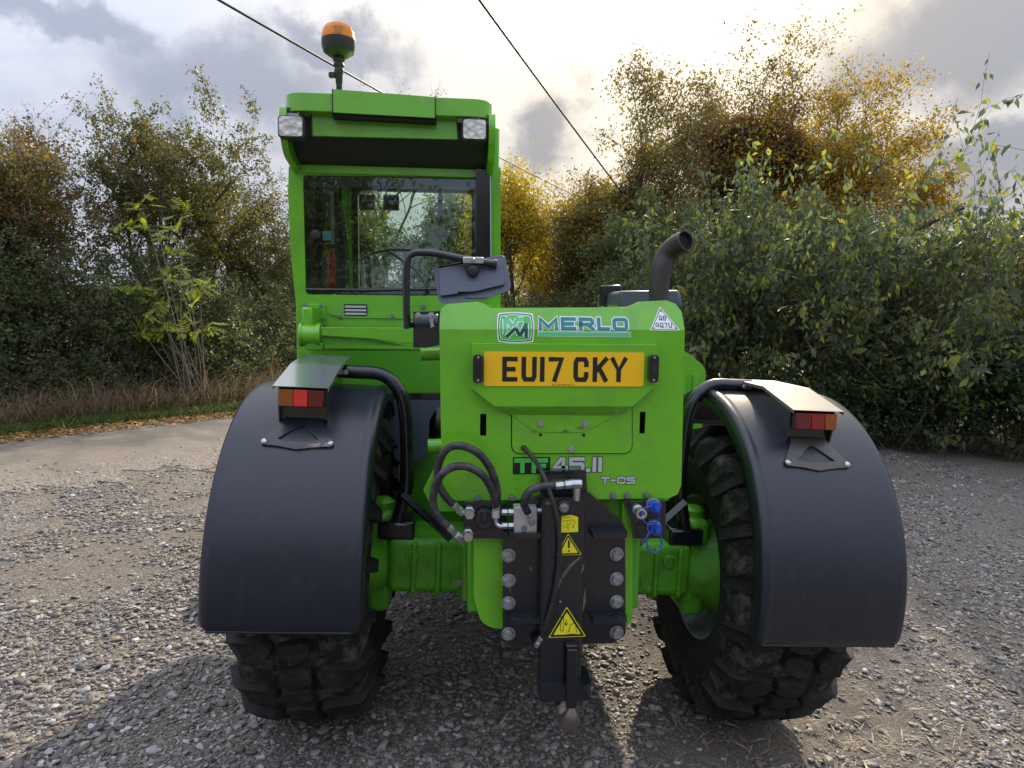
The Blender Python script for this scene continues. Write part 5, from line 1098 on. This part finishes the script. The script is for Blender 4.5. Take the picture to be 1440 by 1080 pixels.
# lower rear wall, recessed sheet with dark edge below
a = xz(437, 492, YC-.01); b = xz(704, 553, YC-.01)
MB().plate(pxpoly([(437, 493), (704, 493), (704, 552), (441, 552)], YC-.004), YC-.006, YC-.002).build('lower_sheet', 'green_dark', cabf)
MB().plate(pxpoly([(430, 424), (690, 428), (690, 492), (436, 490)], YC-.004), YC-.012, YC-.003).build('rear_sheet', 'green_paint', cabf, bevel=.003)
MB().plate(pxpoly([(462, 441), (595, 443), (595, 449), (548, 448), (480, 447), (462, 441.5)], YC-.02), YC-.018, YC-.0125).build('sheet_overlap', 'green_paint', cabf, bevel=.002)
vent = MB().plate(rrect(*xz(484, 444, YC-.02), *xz(516, 428, YC-.02), .004), YC-.020, YC-.0125).build('data_plate', 'decal_black', cabf)
for k in range(3):
    p0 = xz(485, 432.5+k*5, YC-.02); p1 = xz(515, 430+k*5, YC-.02); MB().plate([(p0[0], p0[1]), (p1[0], p0[1]), (p1[0], p1[1]), (p0[0], p1[1])], YC-.0212, YC-.0202).build('plate_line', 'decal_silver', vent)
for px, py in ((431, 430), (452, 430), (455, 449), (479, 445), (552, 445), (595, 432), (454, 457), (432, 449)): B(px, py, YC-.014, r=.009, mat='bolt_dark', parent=cabf)
# side walls, floor, front
def side(x, s_):
    m = MB().plate([(YC+.06, .95), (CF-.1, .95), (CF, 1.1), (CF, 1.25), (CF-.06, 2.52), (YC+.06, 2.52)], x-.03 if s_ < 0 else x-.03, x+.03, [[(YC+.16, 1.2), (CF-.14, 1.2), (CF-.18, 2.46), (YC+.16, 2.46)]], axes='yz'); return m.build('side_wall', 'green_paint', cabf, bevel=.008)
side(cl+.035, -1); side(cr-.035, 1)
for x in (cl+.035, cr-.035): MB().plate([(YC+.165, 1.205), (CF-.145, 1.205), (CF-.185, 2.455), (YC+.165, 2.455)], x-.003, x+.003, axes='yz').build('side_window', 'cab_glass', cabf)
MB().box(cl+.07, cr-.07, YC+.08, CF, .95, 1.02).build('floor', 'dark_interior', cabf)
ff = MB().plate([(cl+.03, 1.0), (cr-.03, 1.0), (cr-.03, 2.52), (cl+.03, 2.52)], CF-.07, CF-.02, [rpoly([(cl+.10, 1.08), (cr-.10, 1.08), (cr-.10, 2.46), (cl+.10, 2.46)], .04)]); ff.build('front_frame', 'dark_interior', cabf)
MB().plate([(cl+.101, 1.081), (cr-.101, 1.081), (cr-.101, 2.459), (cl+.101, 2.459)], CF-.05, CF-.045).build('windscreen', 'cab_glass', cabf)
# rear window: black border, glass, dividing bar, black duct
wb = part(MB().plate(rpoly(pxpoly([(427, 247), (689, 251), (689, 416), (431, 413)], YC+.02), .018), YC+.020, YC+.026, [rpoly(pxpoly([(441, 262), (668, 265), (668, 404), (460, 407), (446, 392)], YC+.02), .02)]), 'window_border', 'black_gloss')
part(MB().plate(rpoly(pxpoly([(428, 248), (688, 252), (688, 415), (432, 412)], YC+.012), .018), YC+.012, YC+.017), 'rear_window', 'cab_glass')
part(MB().plate(pxpoly([(616.5, 252), (622, 252), (622, 412), (616.5, 412)], YC+.03), YC+.028, YC+.045), 'window_bar', 'black_steel')
duct = part(MB().plate(rpoly(pxpoly([(669, 238), (689, 240), (689, 415), (669, 415)], YC-.02), .006), YC-.035, YC+.008), 'window_duct', 'black_gloss', bevel=.004)
MB().tube([at(689.5, 238, YC-.036), at(690.5, 410, YC-.036)], .0022, 6).build('duct_trim', 'zinc', duct)
MB().tube([at(430, 407, YC+.005), at(520, 408, YC-.006), at(668, 405, YC+.005)], .007, 8).build('window_rail', 'black_steel', cabf)
q = at(445, 330, YC); kn = MB().lathe([(0, .012), (-.01, .012), (-.012, .02), (-.03, .021), (-.033, .016), (-.033, .0001)], (q[0], YC+.012, q[2]), 'y', 20).build('window_knob', 'black_rubber', TH)
part(MB().plate(pxpoly([(453.5, 325), (466, 325), (466, 338), (453.5, 338)], YC+.027), YC+.0275, YC+.0285), 'window_sticker', 'sticker_teal')
wip = part(MB().tube([at(604, 409, YC-.004), at(585, 380, YC-.012), at(545, 352, YC-.010)], .005, 6), 'wiper', 'black_steel')
MB().tube([at(505, 366, YC+.006), at(525, 355, YC-.002), at(548, 351, YC-.004), at(592, 352, YC+.004)], .0055, 6).build('wiper_blade', 'black_rubber', wip)
# inside the cab
cxm = (cl+cr)/2
seat = part(MB().plate(rrect(cxm-.23, 1.22, cxm+.23, 1.70, .09), YC+.38, YC+.50), 'seat', 'seat_cloth', bevel=.03, seg=3)
MB().plate(rrect(cxm-.24, YC+.42, cxm+.24, YC+.95, .06), 1.16, 1.28, axes='xy').build('seat_cushion', 'seat_cloth', seat, bevel=.03, seg=3)
MB().box(cxm-.16, cxm+.16, YC+.5, YC+.9, 1.02, 1.16).build('seat_base', 'dark_interior', seat)
MB().tube([(cxm+.23*math.cos(t_)*1.02, YC+.36, 1.50+.26*math.sin(t_)) for t_ in np.linspace(.1*PI, .9*PI, 16)], .006, 6).build('seat_hoop', 'interior_grey', seat)
st_w = part(MB().tube([(cxm+.19*math.cos(t_), 2.12+.10*math.sin(t_), 1.60+.17*math.sin(t_)) for t_ in np.linspace(0, 2*PI, 33)], .014, 8), 'steering_wheel', 'black_rubber')
MB().tube([(cxm, 2.15, 1.58), (cxm, 2.4, 1.1)], .05, 10).build('steering_column', 'dark_interior', st_w)
p = at(490, 300, 1.9); part(MB().tube(spline([(p[0]-.13, 1.75, 2.47), (p[0]-.05, 1.75, 2.20), (p[0]-.02, 1.75, 1.8), (p[0]-.02, 1.75, 1.2)], 6), .045, 8), 'cab_pillar', 'dark_interior')
p = at(505, 330, 2.2); part(MB().tube([(p[0], 2.3, 2.0), (p[0]+.05, 2.3, 1.1)], .014, 6), 'grab_rail', 'interior_grey')
p = at(466, 300, 1.4); part(MB().box(p[0]-.006, p[0]+.006, 1.4, 1.44, 1.1, 2.25), 'door_post', 'interior_grey')
q = at(466, 372, 1.35); ext = part(MB().lathe([(-.12, .014), (-.11, .020), (.04, .020), (.06, .011), (.08, .008), (.08, .001)], tuple(q), 'z', 16), 'fire_extinguisher', 'red_paint')
MB().box(q[0]-.02, q[0]+.025, q[1]-.008, q[1]+.008, q[2]+.08, q[2]+.10).build('extinguisher_valve', 'dark_interior', ext)
for px in (516, 550): q = at(px, 285, 2.45); part(MB().box(q[0]-.05, q[0]+.05, 2.43, 2.50, q[2]-.045, q[2]+.05), 'work_lamp', 'dark_interior', bevel=.008)
part(MB().box(cl+.09, cl+.30, YC+.3, YC+1.2, 1.02, 1.32), 'side_console', 'interior_grey', bevel=.03)
part(MB().box(cl+.06, cr-.06, YC+.09, CF-.06, 2.475, 2.50), 'headlining', 'interior_grey')

# ---- roof with overhanging rear visor
YR = .80
rl, rr = xz(396, 140, YR)[0], xz(693, 145, YR)[0]; zt0 = xz(545, 134, YR)[1]; zt1 = xz(545, 160, YR)[1]
roof = part(MB().plate(rpoly([(rl, YR), (rr, YR), (rr, CF+.05), (rl, CF+.05)], [.09, .09, .12, .12]), zt1, zt0, axes='xy'), 'roof', 'green_paint', bevel=.03, seg=6)
MB().plate(rpoly([(rl+.015, YR+.06), (rr-.015, YR+.06), (rr-.015, CF), (rl+.015, CF)], .05), 2.505, zt1+.004, axes='xy').build('roof_body', 'underside_black', roof)
# centre flap, a shallow scoop standing a little proud, with a dark slot under it
fa = xz(468, 158, YR-.014); fb = xz(612, 131, YR-.014)
MB().plate(rpoly([(fa[0], fa[1]), (fb[0], fa[1]-.008), (fb[0], fb[1]-.016), (fa[0], fb[1])], .004), YR-.016, YR-.001).build('roof_flap', 'green_paint', roof, bevel=.006, seg=3)
MB().plate([(fa[0]-.004, fa[1]-.016), (fb[0]+.004, fa[1]-.024), (fb[0]+.004, fa[1]-.006), (fa[0]-.004, fa[1]+.002)], YR-.004, YR+.04).build('flap_slot', 'hole_dark', roof)
for x, dz in ((fa[0], 0), (fb[0], -.012)): MB().plate([(x-.0018, fa[1]-.010), (x+.0018, fa[1]-.010), (x+.0018, fb[1]+.001+dz), (x-.0018, fb[1]+.001+dz)], YR-.0175, YR-.002).build('flap_seam', 'hole_dark', roof)
# recessed fascia, underside and cheeks
YF = YR+.05
MB().plate(pxpoly([(437, 150), (642, 154), (645, 196), (438, 191)], YF), YF, YF+.02).build('fascia', 'green_paint', roof, bevel=.006, seg=3)
zu0, zu1 = xz(545, 192, YF)[1], xz(545, 236, YC)[1]
m = MB(); v = [(rl+.01, YF+.015, zu0+.07), (rr-.01, YF+.015, zu0+.07), (rl+.01, YF+.015, zu0), (rr-.01, YF+.015, zu0), (rl+.02, YC-.08, zu1+.02), (rr-.02, YC-.08, zu1+.02), (rl+.02, YC+.02, zu1), (rr-.02, YC+.02, zu1)]
m.add(v, [(0, 1, 3, 2), (2, 3, 5, 4), (4, 5, 7, 6)]); m.build('visor_underside', 'underside_black', roof, solid=.006, smooth=False)
ck = rpoly([(YR+.012, zt1+.02), (YR-.004, zt1-.03), (YR+.004, zt1-.10), (YR+.06, zt1-.17), (YC-.02, zu1-.03), (YC+.10, zu1-.05), (YC+.10, zt1+.02)], [.01, .02, .03, .04, .02, .01, .01])
for x in (rl+.002, rr-.002): MB().plate(ck, x-.014, x+.014, axes='yz').build('roof_cheek', 'green_paint', roof, bevel=.008, seg=3)
MB().box(cl+.05, cr-.06, YC-.015, YC+.02, xz(545, 247, YC)[1], xz(545, 235, YC)[1]).build('cab_crossbar', 'green_paint', cabf, bevel=.004)
# work lights
for px, py in ((411, 180), (667, 184)):
    c = at(px, py, YR+.01); o = part(MB().plate(rpoly([(c[0]-.054, c[2]-.046), (c[0]+.054, c[2]-.046), (c[0]+.054, c[2]+.044), (c[0]-.054, c[2]+.044)], .016), YR-.01, YR+.05), 'work_light', 'black_rubber', bevel=.006)
    MB().plate(rpoly([(c[0]-.047, c[2]-.040), (c[0]+.047, c[2]-.040), (c[0]+.047, c[2]+.038), (c[0]-.047, c[2]+.038)], .014), YR-.022, YR-.0095).build('lamp_lens', 'lamp_glass', o, bevel=.005, seg=3)
    MB().plate([(c[0]-.026, c[2]+.048), (c[0]+.026, c[2]+.048), (c[0]+.026, c[2]+.088), (c[0]-.026, c[2]+.088)], YR+.012, YR+.018, [[(c[0]-.021, c[2]+.06), (c[0]+.021, c[2]+.06), (c[0]+.021, c[2]+.083), (c[0]-.021, c[2]+.083)]]).build('lamp_bracket', 'zinc_dull', o)
    MB().box(c[0]-.018, c[0]+.018, YR+.014, YR+.05, c[2]+.046, c[2]+.075).build('lamp_mount', 'black_rubber', o, bevel=.004)
# beacon on its flexible stalk
YBe = 1.02; q = at(477, 126, YBe); s_ = (2.2+YBe)/FPX; bx, bz = q[0], zt0-.004
zz = lambda py: at(477, py, YBe)[2]
bc = part(MB().lathe([(zz(126)-q[2]-.02, .013), (zz(118)-q[2], .013), (zz(117)-q[2], .015), (zz(106)-q[2], .016), (zz(100)-q[2], .022), (zz(96)-q[2], .018), (zz(92)-q[2], .024), (zz(88)-q[2], .020), (zz(84)-q[2], .027), (zz(80.5)-q[2], .024), (zz(80)-q[2], .040), (zz(74)-q[2], .066), (zz(66)-q[2], .073), (zz(57)-q[2], .074), (zz(56.5)-q[2], .0001)], tuple(q), 'z', 28), 'beacon', 'black_rubber')
MB().lathe([(zz(57)-q[2], .0735), (zz(52)-q[2], .073), (zz(50)-q[2], .071), (zz(44)-q[2], .068), (zz(38)-q[2], .056), (zz(34.5)-q[2], .036), (zz(33)-q[2], .012), (zz(32.7)-q[2], .0001)], tuple(q), 'z', 28).build('beacon_lens', 'lens_beacon', bc)
MB().lathe([(zz(56)-q[2], .02), (zz(43)-q[2], .018), (zz(38)-q[2], .024), (zz(37)-q[2], .001)], tuple(q), 'z', 12).build('beacon_bulb', 'bolt_dark', bc)
MB().box(bx-.045, bx-.012, YBe-.012, YBe+.012, zz(110), zz(102)).build('stalk_clamp', 'black_rubber', bc, bevel=.006)
MB().lathe([(zz(130)-q[2]-.02, .012), (zz(117)-q[2], .012)], tuple(q), 'z', 12).build('beacon_pole', 'zinc_dull', bc)

# ---- cross tube, mirror and its bracket
YT = .86
pa, pb = at(437, 471, YT), at(581, 478, YT-.02)
tube = part(MB().tube([at(424, 471, YT), at(449, 471, YT)], .047, 20), 'hinge_tube', 'green_paint', bevel=.004)
MB().tube([at(447, 471, YT), at(452, 471, YT)], .052, 20).build('hinge_collar', 'green_paint', tube); MB().tube([at(422.5, 471, YT), at(426, 471, YT)], .052, 20).build('hinge_collar', 'green_paint', tube)
MB().plate(pxpoly([(452, 460), (581, 461), (581, 484), (560, 482), (520, 476), (452, 472)], YT-.03), YT-.032, YT-.018).build('hinge_arm', 'green_paint', tube, bevel=.006, seg=3)
MB().plate(pxpoly([(452, 472), (520, 476), (572, 486), (455, 484)], YT+.01), YT-.012, YT+.05).build('hinge_web', 'green_dark', tube)
a, b = at(434, 432, YC-.06), at(449, 462, YC-.06); MB().box(a[0], b[0], YT-.02, YC-.012, b[2], a[2]).build('hinge_bracket', 'green_paint', tube, bevel=.01)
a, b = at(430, 427, YC-.015), at(458, 459, YC-.015); MB().box(a[0], b[0], YC-.020, YC-.0125, b[2], a[2]).build('hinge_foot', 'green_paint', tube, bevel=.003)
a, b = at(432, 482, YT), at(455, 492, YT); MB().box(a[0], b[0], YT-.03, YT+.03, b[2], a[2]).build('hinge_stop', 'green_dark', tube, bevel=.004)
YM = .22
mbk = part(MB().plate(pxpoly([(581, 438), (622, 437), (622, 484), (600, 489), (581, 489)], YM), YM, YM+.012), 'mirror_bracket', 'black_steel', bevel=.002)
blk2 = MB().tube([at(583, 451, YM-.02), at(616, 450, YM-.02)], .021, 14).build('pivot_block', 'plastic_blue_grey', mbk, bevel=.003)
for px in (588, 606): q = at(px, 443.5, YM-.04); bolt(tuple(q), r=.008, mat='zinc', parent=mbk)
MB().plate(pxpoly([(603, 443), (610, 442), (609, 452), (611, 459), (606, 461), (604, 452)], YM-.043), YM-.0435, YM-.0425).build('paint_chip', 'zinc', mbk, smooth=False)
MB().tube([at(592, 498, YM+.1), at(640, 497, YM+.1)], .024, 16).build('pivot_tube', 'green_paint', mbk)
YA = .20
arm = part(MB().tube(spline([at(572.5, 462, YA), at(571.5, 420, YA), at(571.5, 380, YA), at(573.5, 365, YA), at(580, 357, YA), at(592, 355, YA), at(615, 357, YA), at(650, 364, YA), at(697, 371.5, YA)], 8), .0125, 12), 'mirror_arm', 'black_tube')
MB().tube([at(570, 459, YA), at(584, 456, YA+.02)], .010, 8).build('arm_pivot', 'black_tube', arm)
MB().tube([at(694, 371, YA), at(698.5, 371.7, YA)], .0155, 12).build('arm_cap', 'black_rubber', arm)
mo = rpoly(pxpoly([(609, 374), (712, 355), (721, 406), (690, 419), (655, 425), (617, 427)], YA-.03), [.012, .02, .022, .02, .02, .02])
zm_ = at(665, 392, YA)[2]
def tipped(mb): mb.v = [(x, y+(z-zm_)*.42, z) for x, y, z in mb.v]; return mb
mir = part(tipped(MB().plate(mo, YA+.012, YA+.05)), 'mirror', 'plastic_blue_grey', bevel=.010, seg=4)
tipped(MB().plate(rpoly(pxpoly([(617, 376), (705, 361), (711, 399), (670, 409), (619, 416)], YA-.03), .010), YA-.004, YA+.014)).build('mirror_shell', 'plastic_blue_grey', mir, bevel=.006, seg=3)
tipped(MB().plate(rpoly(pxpoly([(613, 378), (709, 360), (717, 403), (690, 415), (655, 421), (620, 423)], YA-.03), .012), YA+.0505, YA+.054)).build('mirror_glass', 'zinc', mir)
q0, q1 = at(651, 359.5, YA-.02), at(680, 371, YA-.02); cl_ = MB().box(q0[0], q1[0], YA-.026, YA-.0, q1[2], q0[2]-.004); cl_.build('mirror_clamp', 'zinc', mir, bevel=.003)
q = at(665, 380, YA-.02); MB().lathe([(0, .022), (-.02, .018), (-.024, .010), (-.024, .0001)], (q[0], YA-.003, q[2]), 'y', 16).build('mirror_ball', 'black_rubber', mir)
q = at(665, 359, YA-.014); bolt((q[0], YA-.027, q[2]-.016), r=.006, mat='zinc', parent=mir)

# ---- exhaust, boom, engine cover
YE = .36
ep = spline([at(927, 432, YE), at(926.5, 405, YE), at(930, 378, YE), at(938, 358, YE), at(951, 345, YE-.03), at(965, 338, YE-.075)], 8)
exh = part(MB().tube(ep, .0365, 20, caps=False), 'exhaust_pipe', 'exhaust_steel', solid=.004)
d_ = unit(ep[-1]-ep[-2]); MB().tube([ep[-1]-d_*.022, ep[-1]-d_*.018], .0335, 20).build('exhaust_bore', 'soot', exh)
MB().tube([at(927, 428, YE), at(927, 440, YE)], .042, 20).build('exhaust_base', 'black_steel', exh)
part(MB().plate([(-.20, 1.16), (.22, 1.16), (.22, 1.50), (-.20, 1.50)], .32, 5.6), 'boom', 'green_paint', bevel=.02)
part(MB().plate(rpoly([(-.20, 1.05), (.22, 1.05), (.22, 1.62), (.10, 1.64), (-.12, 1.64), (-.20, 1.58)], .02), .30, .46), 'boom_pivot', 'green_dark', bevel=.006)
YH = 1.30
hx, hz_ = xz(993, 520, YH)[0], xz(975, 492, YH)[1]
hood_ = part(MB().plate(rpoly([(.28, 1.02), (hx-.01, 1.02), (hx, 1.38), (hx-.12, hz_), (.28, hz_+.03)], [.02, .03, .04, .05, .02]), YH, 3.0), 'engine_cover', 'green_paint', bevel=.02, seg=3)
for k in range(4):
    x = hx-.055-.07*k; MB().plate(rpoly([(x-.018, 1.16), (x+.018, 1.16), (x+.016, 1.345), (x-.016, 1.345)], .008), YH-.012, YH+.004).build('cover_rib', 'green_paint', hood_, bevel=.008, seg=3)
part(MB().plate(pxpoly([(868, 432), (871, 409), (957, 408), (962, 432)], 1.7), 1.7, 2.3), 'engine_intake', 'plastic_blue_grey', bevel=.02, seg=3)
part(MB().plate(pxpoly([(848, 432), (848, 401), (874, 401), (874, 432)], 2.0), 2.0, 2.12), 'intake_box', 'black_steel', bevel=.008)
# dark bay behind the near wheel: plastic splash guard, tank and frame under the cab
part(MB().plate(rpoly(pxpoly([(535, 563), (622, 563), (604, 590), (602, 640), (592, 648), (556, 648), (545, 600)], .98), .02), .98, 1.0), 'splash_guard', 'plastic_blue_grey')
part(MB().plate(pxpoly([(430, 553), (640, 553), (640, 566), (430, 566)], 1.02), 1.02, 1.4), 'cab_sill', 'black_steel')
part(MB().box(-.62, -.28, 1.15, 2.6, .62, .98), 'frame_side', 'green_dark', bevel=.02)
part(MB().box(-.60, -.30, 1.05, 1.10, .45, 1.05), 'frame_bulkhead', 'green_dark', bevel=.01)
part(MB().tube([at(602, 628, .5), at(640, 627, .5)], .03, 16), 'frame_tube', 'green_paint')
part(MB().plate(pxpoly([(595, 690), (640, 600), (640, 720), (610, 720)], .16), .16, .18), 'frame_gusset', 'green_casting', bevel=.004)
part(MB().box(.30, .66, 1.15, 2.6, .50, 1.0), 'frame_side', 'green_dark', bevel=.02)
